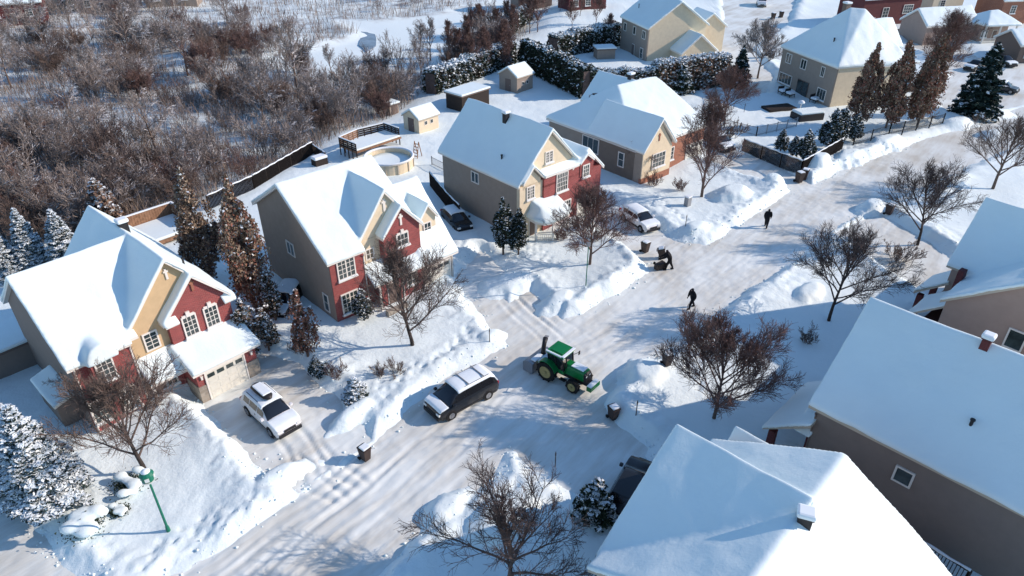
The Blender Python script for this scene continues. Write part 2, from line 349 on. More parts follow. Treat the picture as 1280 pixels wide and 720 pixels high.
for i in range(5):
    t=rr_.random(); rut((590+t*60,350),(690+t*50,430),.1,.010,.72)
msk=SR<.9
idx=-np.ones(XR.shape,int); fm=msk[:-1,:-1]&msk[1:,:-1]&msk[1:,1:]&msk[:-1,1:]
I=np.arange(XR.size).reshape(XR.shape); F=np.stack([I[:-1,:-1],I[1:,:-1],I[1:,1:],I[:-1,1:]],-1)[fm]
used=np.unique(F); remap=np.zeros(XR.size,int); remap[used]=np.arange(len(used))
rm=bpy.data.materials.new('packed_snow'); rm.use_nodes=True; N,L=nodes(rm); b=N['Principled BSDF']; b.inputs['Roughness'].default_value=.5
tc=N.new('ShaderNodeTexCoord'); mp=N.new('ShaderNodeMapping'); mp.vector_type='TEXTURE'; mp.inputs['Rotation'].default_value=(0,0,R(50)); mp.inputs['Scale'].default_value=(6,1,1); L.new(tc.outputs['Object'],mp.inputs[0])
n1=N.new('ShaderNodeTexNoise'); n1.inputs['Scale'].default_value=.9; n1.inputs['Detail'].default_value=7; n1.inputs['Roughness'].default_value=.65; L.new(mp.outputs[0],n1.inputs['Vector'])
n3=N.new('ShaderNodeTexNoise'); n3.inputs['Scale'].default_value=.16; n3.inputs['Detail'].default_value=5; L.new(tc.outputs['Object'],n3.inputs['Vector'])
av=N.new('ShaderNodeMath'); av.operation='ADD'; L.new(n1.outputs[0],av.inputs[0]); L.new(n3.outputs[0],av.inputs[1])
mr=N.new('ShaderNodeMapRange'); mr.inputs[1].default_value=.86; mr.inputs[2].default_value=1.25; L.new(av.outputs[0],mr.inputs[0])
mx=N.new('ShaderNodeMix'); mx.data_type='RGBA'; L.new(mr.outputs[0],mx.inputs[0]); mx.inputs[6].default_value=(.775,.83,.80,1); mx.inputs[7].default_value=(.56,.55,.48,1)
L.new(mx.outputs[2],b.inputs['Base Color'])
n2=N.new('ShaderNodeTexNoise'); n2.inputs['Scale'].default_value=2.4; n2.inputs['Detail'].default_value=8; n2.inputs['Roughness'].default_value=.65; L.new(mp.outputs[0],n2.inputs['Vector'])
bp=N.new('ShaderNodeBump'); bp.inputs['Strength'].default_value=.6; bp.inputs['Distance'].default_value=.05; L.new(n2.outputs[0],bp.inputs['Height']); L.new(bp.outputs[0],b.inputs['Normal'])
rd=mesh_np('road',np.stack([XR,YR,ZR],-1).reshape(-1,3)[used],remap[F],[rm],smooth=True); tag(rd,kind='structure')
# frozen creek in the wetland
mb=MB(); pw=W2(POND); pts=[]
for i in range(len(pw)):
    a=pw[i];b_=pw[(i+1)%len(pw)]
    for t in (0,.33,.66): pts.append((a[0]*(1-t)+b_[0]*t+random.uniform(-.3,.3),a[1]*(1-t)+b_[1]*t+random.uniform(-.3,.3)))
mb.poly(pts,-1.6,-.98); M['ice']=mat('creek_ice',(.16,.2,.26),.2,0,.5,.3,.5); tag(mb.build('frozen_creek','ice'),kind='structure')
# ---------------- houses ----------------
def lin(b,pts):
    for (a,za),(c,zc) in zip(pts[:-1],pts[1:]):
        if a<=b<=c: return za+(zc-za)*(b-a)/(c-a)
    return pts[0][1] if b<pts[0][0] else pts[-1][1]
class House:
    def __init__(s,name,x,y,rot,label,cat='house',gz=0.0):
        s.r=empty(name,(x,y,gz),R(rot),label,cat); s.snow=MB(); s.deck=MB(); s.walls={}; s.trim='trim'; s.W={}
    def wall(s,m):
        if m not in s.walls: s.walls[m]=MB()
        return s.walls[m]
    def chev(s,ax,a0,a1,b0,bm,b1,z0,zm,z1=None,t=.30,wall=None,ins=(.35,.35,.4,.4),gbot=-.6,a_w=None,deck=True):
        z1=z0 if z1 is None else z1; e=.05
        prof=[(b0,z0),(bm,zm),(b1,z1)]
        s.snow.prism([(b0,z0),(bm,zm),(b1,z1),(b1,z1-t),(bm,zm-t),(b0,z0-t)],0 if ax=='u' else 1,a0,a1)
        if deck:
            q=t-.03; e=.07
            pr=[(b0+e,lin(b0+e,prof)-q),(bm,zm-q),(b1-e,lin(b1-e,prof)-q),(b1-e,lin(b1-e,prof)-q-.2),(bm,zm-q-.2),(b0+e,lin(b0+e,prof)-q-.2)]
            s.deck.prism(pr,0 if ax=='u' else 1,a0+e,a1-e)
        if wall:
            i0,i1,j0,j1=ins; k=t+.12
            w=[(b0+i0,lin(b0+i0,prof)-k),(bm,zm-k),(b1-i1,lin(b1-i1,prof)-k),(b1-i1,gbot),(b0+i0,gbot)]
            A0,A1=(a0+j0,a1-j1) if a_w is None else a_w
            s.wall(wall).prism(w,0 if ax=='u' else 1,A0,A1)
    def hip(s,u0,v0,u1,v1,ze,ridge,zr,t=.3,wall=None,ins=.35):
        # ridge: ((ua,va),(ub,vb)); faces as a closed slab
        (ua,va),(ub,vb)=ridge; 
        for dz,T,mb,e in ((0,t,s.snow,0),(-t+.03,.2,s.deck,.07)):
            tv=[(u0+e,v0+e,ze+dz),(u1-e,v0+e,ze+dz),(u1-e,v1-e,ze+dz),(u0+e,v1-e,ze+dz),(ua,va,zr+dz),(ub,vb,zr+dz)]
            bv=[(x,y,z-T) for x,y,z in tv]
            if abs(ub-ua)>=abs(vb-va): tf=[(0,1,5,4),(1,2,5),(2,3,4,5),(3,0,4)]
            else: tf=[(0,1,4),(1,2,5,4),(2,3,5),(3,0,4,5)]
            bf=[tuple(i+6 for i in f[::-1]) for f in tf]
            mb.add(tv+bv,tf+bf+[(i,i+6,(i+1)%4+6,(i+1)%4) for i in range(4)])
        if wall: s.wall(wall).box(u0+ins,v0+ins,-.6,u1-ins,v1-ins,ze-t+.12)
    def shed(s,ax,a0,a1,b0,z0,b1,z1,t=.26,deck=True):
        s.snow.prism([(b0,z0),(b1,z1),(b1,z1-t),(b0,z0-t)],0 if ax=='u' else 1,a0,a1)
        if deck:
            d=.07 if b1>b0 else -.07; zz=z0+(z1-z0)*.07/abs(b1-b0)
            s.deck.prism([(b0+d,zz-t+.03),(b1,z1-t+.03),(b1,z1-t-.15),(b0+d,zz-t-.15)],0 if ax=='u' else 1,a0+.07,a1-.07)
    def finish(s,vox=.11,iters=7,deckmat=None):
        d=s.deck.build('roof',deckmat or s.trim,s.r)
        o=s.snow.build('snow_cover','roofsnow',d)
        m=o.modifiers.new('r','REMESH'); m.mode='VOXEL'; m.voxel_size=vox; m.use_smooth_shade=True
        m=o.modifiers.new('s','SMOOTH'); m.iterations=iters; m.factor=.5
        bpy.context.view_layer.update(); bake(o)
        n=len(o.data.vertices); co=np.empty(n*3,np.float32); o.data.vertices.foreach_get('co',co); co=co.reshape(-1,3)
        co[:,2]+=.15*fbm(co[:,0],co[:,1],3.1,300,3); co[:,0]+=.05*fbm(co[:,1],co[:,2],1.3,310,2); co[:,1]+=.05*fbm(co[:,0],co[:,2],1.3,320,2)
        o.data.vertices.foreach_set('co',co.ravel()); o.data.update()
        for k,mb in s.walls.items():
            nm={'brick':'brick_wall','darkbrick':'brick_wall','orangebrick':'brick_wall','stone':'stone_base'}.get(k,'wall')
            mb.build(nm,k,s.r)
        return s.r
    def face(s,pos,fc):  # returns loc, rot for an object facing fc
        return pos,(0,0,{'-v':0,'-u':-PI/2,'+u':PI/2,'+v':PI}[fc])
    def win(s,u,v,z,w,h,nx=2,ny=3,fc='-v',sill=True,arch=False,fr='trim',double=False,snowsill=True):
        key=(w,h,nx,ny,sill,arch,fr,double)
        loc,rot=s.face((u,v,z),fc)
        if key in WC:
            src=WC[key]; o=src.copy(); COL.objects.link(o); o.parent=s.r; o.location=loc; o.rotation_euler=rot
            for ch in src.children:
                c=ch.copy(); COL.objects.link(c); c.parent=o
            return o
        f=MB(); a=.10; d=-.07
        f.box(-w/2-a,d,-h/2-a,-w/2,.02,h/2+a); f.box(w/2,d,-h/2-a,w/2+a,.02,h/2+a); f.box(-w/2,d,-h/2-a,w/2,.02,-h/2)
        f.box(-w/2,d,h/2,w/2,.02,h/2+a)
        if arch: 
            f.box(-w/2-.02,d-.01,h/2+a,w/2+.02,.0,h/2+a+.1); f.box(-.13,d-.05,h/2+a*.5,.13,0.01,h/2+.42)
        if double: f.box(-.05,d+.01,-h/2,.05,.02,h/2)
        o=f.build('window',fr,s.r,loc=loc,rot=rot)
        p=MB(); p.box(-w/2,-.03,-h/2,w/2,.0,h/2); po=p.build('pane','glass',o)
        g=MB()
        for i in range(1,nx):
            x=-w/2+w*i/nx
            if double and abs(x)<.06: continue
            g.box(x-.022,-.05,-h/2,x+.022,-.03,h/2)
        for i in range(1,ny):
            z=-h/2+h*i/ny; g.box(-w/2,-.046,z-.02,w/2,-.031,z+.02)
        if len(g.v): g.build('muntins',fr,o)
        if sill:
            q=MB(); q.box(-w/2-.18,-.2,-h/2-a-.09,w/2+.18,.0,-h/2-a); so_=q.build('sill',fr,o)
            q=MB(); q.box(-w/2-.16,-.19,-h/2-a,w/2+.16,-.075,-h/2-a+.09); q.build('sill_snow','treesnow',o,bevel=.03)
        WC[key]=o
        return o
    def garage(s,u,v,w,h=2.15,fc='-v',z=0,m='door'):
        loc,rot=s.face((u,v,z),fc)
        f=MB(); f.box(-w/2-.1,-.06,0,-w/2,.03,h+.1); f.box(w/2,-.06,0,w/2+.1,.03,h+.1); f.box(-w/2,-.06,h,w/2,.03,h+.1)
        nr=4; nc=max(3,int(w/.65))
        for r_ in range(nr):
            z0=h*r_/nr; f.box(-w/2,-.02,z0+.012,w/2,.02,h*(r_+1)/nr-.012,1)
            if r_<nr-1:
                for c in range(nc):
                    x0=-w/2+w*c/nc; f.box(x0+.08,-.035,z0+.1,x0+w/nc-.08,-.02,h*(r_+1)/nr-.1,1)
        f.box(-w/2,0.0,0,w/2,.01,h,1)
        o=f.build('garage_door',['trim',m],s.r,loc=loc,rot=rot)
        for c in range(nc):
            x0=-w/2+w*c/nc; g=MB(); g.box(x0+.09,-.04,h*.79,x0+w/nc-.09,-.022,h*.93); g.build('door_window','glass',o)
        return o
    def door(s,u,v,z,fc='-v',m='browntrim'):
        loc,rot=s.face((u,v,z),fc); f=MB(); f.box(-.5,-.05,0,.5,.02,2.15); o=f.build('door_frame','trim',s.r,loc=loc,rot=rot)
        g=MB(); g.box(-.42,-.09,0.02,.42,-.05,2.07); d=g.build('front_door',m,o); k=MB(); k.lathe([(.03,0),(.03,.05)],8,0,'y',(.33,-.14,1.0)); k.build('handle','steel',d)
    def chimney(s,u,v,z,w=.55,d=.45,h=.7,m='black',ang=0):
        c=MB(); c.box(-w/2,-d/2,-.7,w/2,d/2,h*.75); c.box(-w/2-.05,-d/2-.05,h*.75,w/2+.05,d/2+.05,h*.82); o=c.build('chimney',m,s.r,loc=(u,v,z),rot=(0,0,ang))
        q=MB(); q.box(-w/2-.1,-d/2-.1,h*.82,w/2+.1,d/2+.1,h*.82+.28); q.build('snow_cap','treesnow',o,bevel=.1,smooth=False)
    def vent(s,u,v,z,h=.35,r=.07,m='black'):
        c=MB(); c.tube([(0,0,-.3),(0,0,h)],[r,r],8); c.tube([(0,0,h),(0,0,h+.08)],[r*1.5,r*1.5],8); c.build('roof_vent',m,s.r,loc=(u,v,z))
    def spout(s,u,v,z0,z1,fc='-v',m='trim'):
        c=MB(); c.tube([(0,0,z0),(0,0,z1-.3),(0,-.18,z1)],[.05,.05,.05],6); loc,rot=s.face((u,v,0),fc); c.build('downspout',m,s.r,loc=loc,rot=rot)
    def box(s,name,m,x0,y0,z0,x1,y1,z1,bevel=0):
        c=MB(); c.box(x0,y0,z0,x1,y1,z1); return c.build(name,m,s.r,bevel=bevel)
    def gutter(s,a,b,z,v,m='trim'):
        c=MB(); c.box(a,v-.1,z-.12,b,v,z); c.build('gutter',m,s.r)
WC={}
def ornament(h,u,v,z,s=1,m='trim'):
    f=MB(); f.box(-.10*s,-.05,-.7*s,.10*s,.02,.35*s); f.box(-.22*s,-.06,.0*s,.22*s,.02,.16*s); f.build('gable_ornament',m,h.r,loc=(u,v,z))

# --- A: nearest red brick house at left ---
h=House('house',-25.98,31.78,48.37,'red brick and tan stucco house at far left with arched snow over one upper window')
h.chev('u',0,3.85,0,5.62,11.24,5.74,9.82,wall='stucco_side',ins=(.45,.4,.35,0)); h.chev('u',3.5,7.3,1.15,5.62,11.24,6.575,9.82,5.74)
h.chev('v',.54,11.94,3.59,7.23,10.87,5.74,9.97,wall='tan',ins=(.35,.35,.42,.3))
h.wall('stucco_side').box(3.9,1.6,-.6,10.56,11.7,5.3)
h.chev('v',.16,5.5,5.85,8.42,10.95,5.74,8.5,wall='brick',ins=(.45,.35,.38,.5))
# left brick bay
h.wall('brick').box(.38,.38,-.6,3.74,1.2,5.28)
h.snow.prism([(1.96+.95*math.cos(t),5.3+1.25*math.sin(t)) for t in [PI*i/12 for i in range(13)]],1,-.4,2.8)
c=MB(); c.prism([(1.96+.72*math.cos(t),5.3+.92*math.sin(t)) for t in [PI*i/12 for i in range(13)]],1,-.12,1.3); c.box(1.24,-.12,3.0,2.68,.5,5.35); c.build('arched_brick','brick',h.r)
h.win(1.96,-.13,4.65,.86,1.4,3,4,arch=True); h.win(.98,.38,1.65,.86,1.45,3,4,arch=True); h.win(2.75,.38,1.6,.86,1.45,3,4,arch=True)
h.win(5.2,.94,4.5,.75,1.15,2,4,sill=False); h.win(7.65,.52,4.6,.8,1.4,3,4,arch=True); h.win(9.15,.52,4.6,.8,1.4,3,4,arch=True)
for a_,b_ in ((5.95,6.95),(10.0,10.95)): h.shed('u',a_,b_,.08,5.55,.62,5.95,t=.2)
h.shed('u',3.7,4.5,.45,5.6,1.0,5.95,t=.18)
ornament(h,7.25,.93,8.7,.7,'trim'); ornament(h,8.42,.5,7.5,.75,'orangebrick')
# garage and porch
h.shed('u',5.95,10.95,-2.0,2.75,.7,3.85); h.shed('u',3.75,6.4,-.85,2.65,1.1,3.75)
h.wall('brick').box(6.3,-1.62,1.3,10.55,.8,2.55); h.wall('brick').box(6.32,-1.45,-.6,10.53,.8,1.3)
h.box('stone_pier','stone',6.25,-1.68,-.6,6.85,.0,1.28); h.box('stone_pier','stone',9.75,-1.68,-.6,10.6,.0,1.28)
h.wall('brick').box(4.3,.42,-.6,6.3,1.1,3.2)
h.garage(8.25,-1.66,2.7,2.15); h.win(5.3,.4,1.75,.9,1.3,3,3); h.door(4.6,.4,.1)
for x in (6.6,10.2):
    c=MB(); c.box(-.06,-.14,-.12,.06,0,.12); c.box(-.09,-.17,.12,.09,0,.16); c.build('wall_lamp','trim',h.r,loc=(x,-1.62,1.95))
for x in (3.95,): h.box('column','trim',x-.09,-.75,-.2,x+.09,-.57,2.35)
h.shed('v',2.2,6.2,-1.0,2.3,.5,2.75)
h.box('lean_to_wall','stucco_side',-.8,2.4,-.5,.34,6.0,2.1)
h.chimney(7.5,6.9,9.8,.55,.5,.4,'black'); h.vent(9.3,3.2,7.75,.2)
h.spout(3.72,.36,0,5.3); h.spout(.46,.34,0,5.3)
h.finish()
# --- B: second red brick house ---
h=House('house',-13.42,43.66,43.42,'red brick and cream stucco house with three front gables beside the round pool')
h.chev('u',0,3.35,0,6.25,11.6,6.0,10.25,7.0,wall='stucco',ins=(.45,.4,.35,0)); h.chev('u',3.1,8.63,1.3,6.25,11.6,6.884,10.25,7.0); h.wall('stucco').box(3.2,2.5,-.6,8.5,11.2,6.2)
h.chev('v',.6,6.6,3.14,5.91,8.68,6.28,9.85,wall='cream',ins=(.3,.3,.4,.3),a_w=(1.0,6.0))
h.chev('v',-.05,5,4.85,6.86,8.85,6.28,8.55,wall='brick',ins=(.28,.28,.35,.5),gbot=3.4)
h.chev('u',8.2,11.74,-.72,4.52,9.8,3.0,7.97,wall='stucco',ins=(.5,.4,.2,.35))
h.chev('v',.85,4.7,8.95,10.02,11.1,5.85,7.3,wall='cream',ins=(.22,.22,.35,.4),gbot=3.6,t=.26)
h.wall('brick').box(.38,.38,-.6,3.3,1.2,5.6); h.wall('cream').box(3.3,.95,-.6,8.5,2,6)
h.shed('u',3.3,8.5,-.72,3.0,.95,4.2); h.wall('brick').box(4.2,-.2,-.6,11.36,1.2,2.72); h.wall('brick').box(3.4,.9,-.6,4.3,1.2,2.9)
h.win(1.7,.36,4.75,1.35,1.55,4,4,double=True); h.win(1.65,.36,1.75,1.3,1.6,4,4,double=True)
h.win(4.2,.98,4.75,.6,.75,2,2,sill=False); h.win(6.86,.28,5.3,.95,.95,3,2,double=False,arch=True); h.win(9.98,1.18,4.9,.6,.85,2,2)
ornament(h,5.95,.98,8.5); ornament(h,6.86,.28,7.2,.9)
h.garage(9.7,-.22,2.6,2.15); h.win(7.1,-.2,1.9,.9,1.1,2,3); h.door(5.2,-.2,.1)
h.win(.36,6.34,4.5,1.0,1.0,2,1,'-u',sill=False,double=True); h.win(.36,1.7,1.6,.6,1.4,1,2,'-u',sill=False)
h.box('porch_wall','stone',3.7,-1.6,-.5,5.6,-1.2,.75,.03); h.box('column','trim',3.75,-.65,-.2,3.9,-.5,2.5); h.box('column','trim',5.9,-.65,-.2,6.05,-.5,2.5)
h.spout(3.28,.36,0,5.4); h.spout(11.3,-.2,0,2.6)
h.finish()
# --- C: third red brick house ---
h=House('house',.58,57.38,42.11,'red brick house with blue shaded roof and rounded snow on its white porch')
h.chev('v',0,12.05,0,4.18,8.36,5.93,10.37,6.1,wall='stucco',ins=(.35,.2,.55,.4))
h.wall('cream').prism([(.36,3.0),(.36,5.6),(4.18,9.8),(8.2,5.7),(8.2,3.0)],1,.47,.9)
h.wall('cream').box(.34,.2,-.6,3.2,.6,5.55)
h.chev('v',-.22,1.5,.45,1.8,3.2,6.1,7.55,wall=None,t=.22)
h.wall('cream').prism([(.7,5.5),(1.8,6.95),(2.95,5.8),(2.95,5.2),(.7,5.2)],1,.2,.8)
h.chev('v',-.1,8,6.9,9.2,11.58,5.9,7.25,4.84,wall='brick',ins=(1.0,.45,.5,.4))
h.wall('brick').box(3.2,0.0,-.6,11.1,1.0,5.0); h.wall('brick').box(3.2,0.0,4.8,9.9,.9,5.75)
h.chev('v',-.35,3,7.75,8.75,9.8,6.2,7.0,wall='brick',ins=(.22,.22,.28,.5),t=.24,gbot=4.5)
h.shed('u',3.1,7.75,-.3,6.15,.9,6.75,t=.24)
h.win(4.2,.46,7.45,.8,.95,4,4,double=True); h.win(5.55,-.02,4.75,1.35,1.75,6,4,double=False); h.win(8.75,-.1,5.0,.75,1.1,3,3); h.win(1.65,.18,4.75,.8,1.1,4,4,double=True)
h.win(6.4,-.02,2.0,.8,1.1,3,3); h.garage(9.2,-.02,2.6,2.2); h.win(.34,6.5,4.6,.95,.95,2,1,'-u',sill=False,double=True)
# porch with a rounded front
c=[(1.2,1.0),(1.1,-1.0),(1.5,-1.9),(2.5,-2.3),(3.8,-2.3),(5.0,-1.9),(5.5,-1.0),(5.6,.5)]
vs=[(x,y,2.75) for x,y in c]+[(2.0,.6,4.3),(4.6,.6,4.0),(2.2,-.9,3.6),(4.6,-.9,3.5)]
h.snow.add([(x,y,2.75) for x,y in c]+[(x,y,2.35) for x,y in c]+[(1.7,.6,4.1),(5.0,.6,3.9),(2.0,-.9,3.5),(4.6,-.9,3.4)],
   [tuple(range(15,7,-1))]+[(i,i+8,i+9,i+1) for i in range(7)]+[(7,15,8,0),(0,1,18),(0,18,16),(1,2,18),(2,3,18),(3,4,19,18),(4,5,19),(5,6,19),(6,7,17),(6,17,19),(16,18,19,17),(0,16,17,7)])
c2=[(3.3+(x-3.3)*.95,y*.95) for x,y in c]; h.deck.poly(c2,2.12,2.37)
for x,y in ((1.35,-.95),(2.5,-2.05),(4.8,-1.7)): h.box('column','trim',x-.08,y-.08,-.3,x+.08,y+.08,2.15)
rl=MB()
for a,b in (((1.35,-.95),(2.5,-2.05)),):
    for z in (.45,1.0): rl.bar((*a,z),(*b,z),.05,.06)
    for i in range(9):
        t=i/8; rl.bar((a[0]+(b[0]-a[0])*t,a[1]+(b[1]-a[1])*t,.1),(a[0]+(b[0]-a[0])*t,a[1]+(b[1]-a[1])*t,1.0),.03,.03)
rl.build('porch_railing','trim',h.r); h.door(2.0,.18,.15); h.win(4.4,-.02,1.6,.9,1.0,3,3)
h.box('porch_step','stone',2.6,-2.9,-.3,4.7,-2.1,.25,.04)
h.chimney(3.6,5.7,10.0,.5,.45,.45,'black'); h.vent(1.2,3.6,7.05,.4,.08)
h.finish()
# --- D: broad bungalow ---
h=House('house',13.98,69.94,40.47,'wide beige bungalow with orange brick base behind the tall lamp post')
h.chev('v',0,8.5,0,2.76,5.52,4.27,7.43,wall='stucco',ins=(.35,.35,.5,.3)); 
h.wall('cream').prism([(.36,.9),(.36,3.7),(2.76,6.9),(5.16,3.75),(5.16,.9)],1,.4,.6)
h.wall('orangebrick').box(.33,.36,-.6,5.2,.7,.95)
h.hip(0,1.2,13.0,15.4,4.27,((5.6,9.3),(11.8,8.8)),8.35,wall='stucco')
h.wall('orangebrick').box(5.0,1.5,-.6,8.6,2.4,3.9); h.wall('orangebrick').box(8.6,1.53,-.6,12.67,2.4,3.9)
h.chev('v',9.5,17.2,7.6,10.8,14.0,4.4,7.6,wall='stucco')
h.win(3.0,.37,2.55,2.0,1.5,4,3); h.win(.34,8.1,2.7,2.4,1.6,3,1,'-u',sill=False); h.win(.34,3.4,2.3,.7,1.5,1,2,'-u',sill=False)
h.garage(11,1.5,2.9,2.2); h.win(6.6,1.48,2.0,.8,1.4,2,3); h.chimney(10.9,11.9,7.6,.7,.5,.5,'black')
ornament(h,2.76,.38,5.3,.8,'orangebrick'); h.spout(5.3,1.0,0,3.8)
h.finish()
# --- E ---
h=House('house',22.77,121.71,17.62,'tall cream stucco house with blue shaded roof rising beyond the long clipped hedge')
h.chev('v',0,11.2,0,5.85,11.7,6.04,10.06,wall='cream',ins=(.35,.35,.5,.3))
h.wall('stucco').box(.3,.45,-.6,.5,10.8,5.62)
h.chev('v',-3.6,.8,4.7,8.2,11.9,2.4,5.3,wall='cream',ins=(.35,.35,.45,0))
h.win(.28,1.9,4.5,1.0,1.2,2,1,'-u',sill=False,double=True); h.win(.28,5.5,4.5,.8,1.2,1,1,'-u',sill=False); h.win(.28,2.2,1.4,.9,1.6,1,2,'-u',sill=False); h.door(.28,5.4,.1,'-u'); h.vent(2,8,8,.3)
h.win(.28,9.2,4.4,.8,1.2,1,1,'-u',sill=False)
h.chev('v',3,9,11.0,14.2,17.4,4.8,7.2,wall='cream')
h.finish(.16,4)
# --- F ---
h=House('house',44.6,96.93,17.08,'beige two storey house with tall hipped roof beside three rust brown columnar trees')
h.hip(0,0,12.12,13.04,6.2,((6.0,7.2),(7.6,5.8)),12.2,wall='stucco')
h.wall('cream').box(.5,.32,-.6,11.77,.5,5.95)
h.chev('u',5,13.5,3.2,6.6,10.0,7.3,10.6,6.2,wall=None); h.chev('u',6,14,-.1,3.0,6,5.9,5.9,5.9,wall='cream',ins=(.6,.4,.3,.3))
for z,u in ((4.6,10.9),(4.6,7.4),(4.6,3.1)): h.win(.34,u,z,1.1 if u>3.2 else .6,1.25,2,1,'-u',sill=False,double=u>3.2)
h.win(.34,10.8,1.6,2.8,1.3,4,1,'-u',sill=True); h.win(.34,2.4,1.6,1.7,1.4,3,1,'-u',sill=True)
g_=MB(); g_.box(-1.3,-.06,0,1.3,.02,2.3); pd=g_.build('patio_door','browntrim',h.r,loc=(.34,6.6,.1),rot=(0,0,-PI/2))
for x in (-1.2,.05): g_=MB(); g_.box(x,-.09,.1,x+1.15,-.06,2.2); g_.build('pane','glass',pd)
h.chimney(6.6,8.6,11.2,.8,.8,1.5,'browntrim'); h.vent(2.2,4.5,8.4,.35,.09)
h.finish(.16,4)
# --- G: big house lower right ---
h=House('house',16.26,29.15,-45.9,'large brown sided house at right with one tiny square window under its wide shaded roof')
h.chev('u',0,27,0,5.27,10.54,5.58,10.19,wall='stucco_side',ins=(.35,.35,.45,.3))
h.shed('v',-.35,5.4,-2.0,2.75,.6,4.6,t=.24)
h.snow.prism([(-.1,3.2),(5.27,3.2),(5.27,4.8),(1.9,4.6),(.3,3.6)],0,-.35,.6)
h.box('porch_column','darkbrick',-1.7,.1,-.4,-1.3,.5,2.3); h.box('porch_column','darkbrick',-1.7,4.4,-.4,-1.3,4.8,2.3)
h.wall('darkbrick').box(.3,.5,-.6,.5,10.1,3)
h.win(5.45,.33,3.75,.75,.85,1,1,sill=False); h.win(14,.33,3.2,.9,1.2,1,2,sill=False)
h.chimney(5.9,5.0,9.95,.4,.4,.65,'darkbrick'); h.vent(7.0,2.0,7.3,.3,.08)
h.spout(.5,.33,0,5.0,m='browntrim'); h.win(.28,5,4.6,1,1.2,2,2,'-u')
h.trim='beigetrim'; h.finish()
# --- H ---
h=House('house',29.06,39.82,-49.73,'rose beige sided house at upper right with a white rimmed window and dark brick porch')
h.chev('v',0,17,0,5.5,11,5.52,9.75,wall='rose',ins=(.35,.35,.35,.3))
h.chev('u',-1.5,6.5,4.4,7.6,10.8,5.95,10.25,wall='rose',ins=(.35,.35,.4,.3))
h.shed('v',4.6,8.2,-3.0,2.8,-.9,4.6,t=.24); h.shed('v',.8,4.4,-1.9,3.0,.4,4.9,t=.24)
h.wall('darkbrick').box(-.9,1.0,-.6,.4,4.3,2.7); h.box('porch_column','darkbrick',-2.7,4.8,-.4,-2.3,5.2,2.5); h.box('porch_column','darkbrick',-2.7,7.6,-.4,-2.3,8,2.5)
h.wall('darkbrick').box(-1.3,4.7,-.6,-1.0,10.4,3.2)
h.box('porch_chimney','darkbrick',-.35,3.4,3.0,.05,4.0,6.2)
h.garage(-.92,2.6,2.6,2.1,'-u',m='darkwood')
h.win(4.84,.33,4.5,.9,1.25,1,1,sill=False); h.win(9,.33,1.6,.9,1.25,1,1,sill=False)
h.trim='beigetrim'; h.finish()
# --- I ---
h=House('house',3.15,18.93,-43.37,'nearest house at bottom right with cross shaped snowy roof half in sun')
h.chev('v',0,10.61,0,6.1,13.5,5.4,8.6,3.9,wall='stucco',ins=(.4,.4,.4,.35))
h.chev('u',-.2,6.3,.87,6.49,9.5,5.35,9.15,5.6,wall='stucco',ins=(.35,.4,.45,.3))
h.chev('u',.5,5,10.2,11.85,13.4,4.2,5.75,wall='stucco',t=.24)
h.chimney(6.35,5.75,8.35,.55,.45,.6,'black',.4)
h.win(.0+.22,4,4.2,1.1,1.2,2,2,'-u'); h.garage(.26,6.4,4.8,2.2,'-u'); h.win(3,.38,4,.8,1.2,1,2)
h.spout(.5,.38,0,5.1)
h.trim='beigetrim'; h.finish()
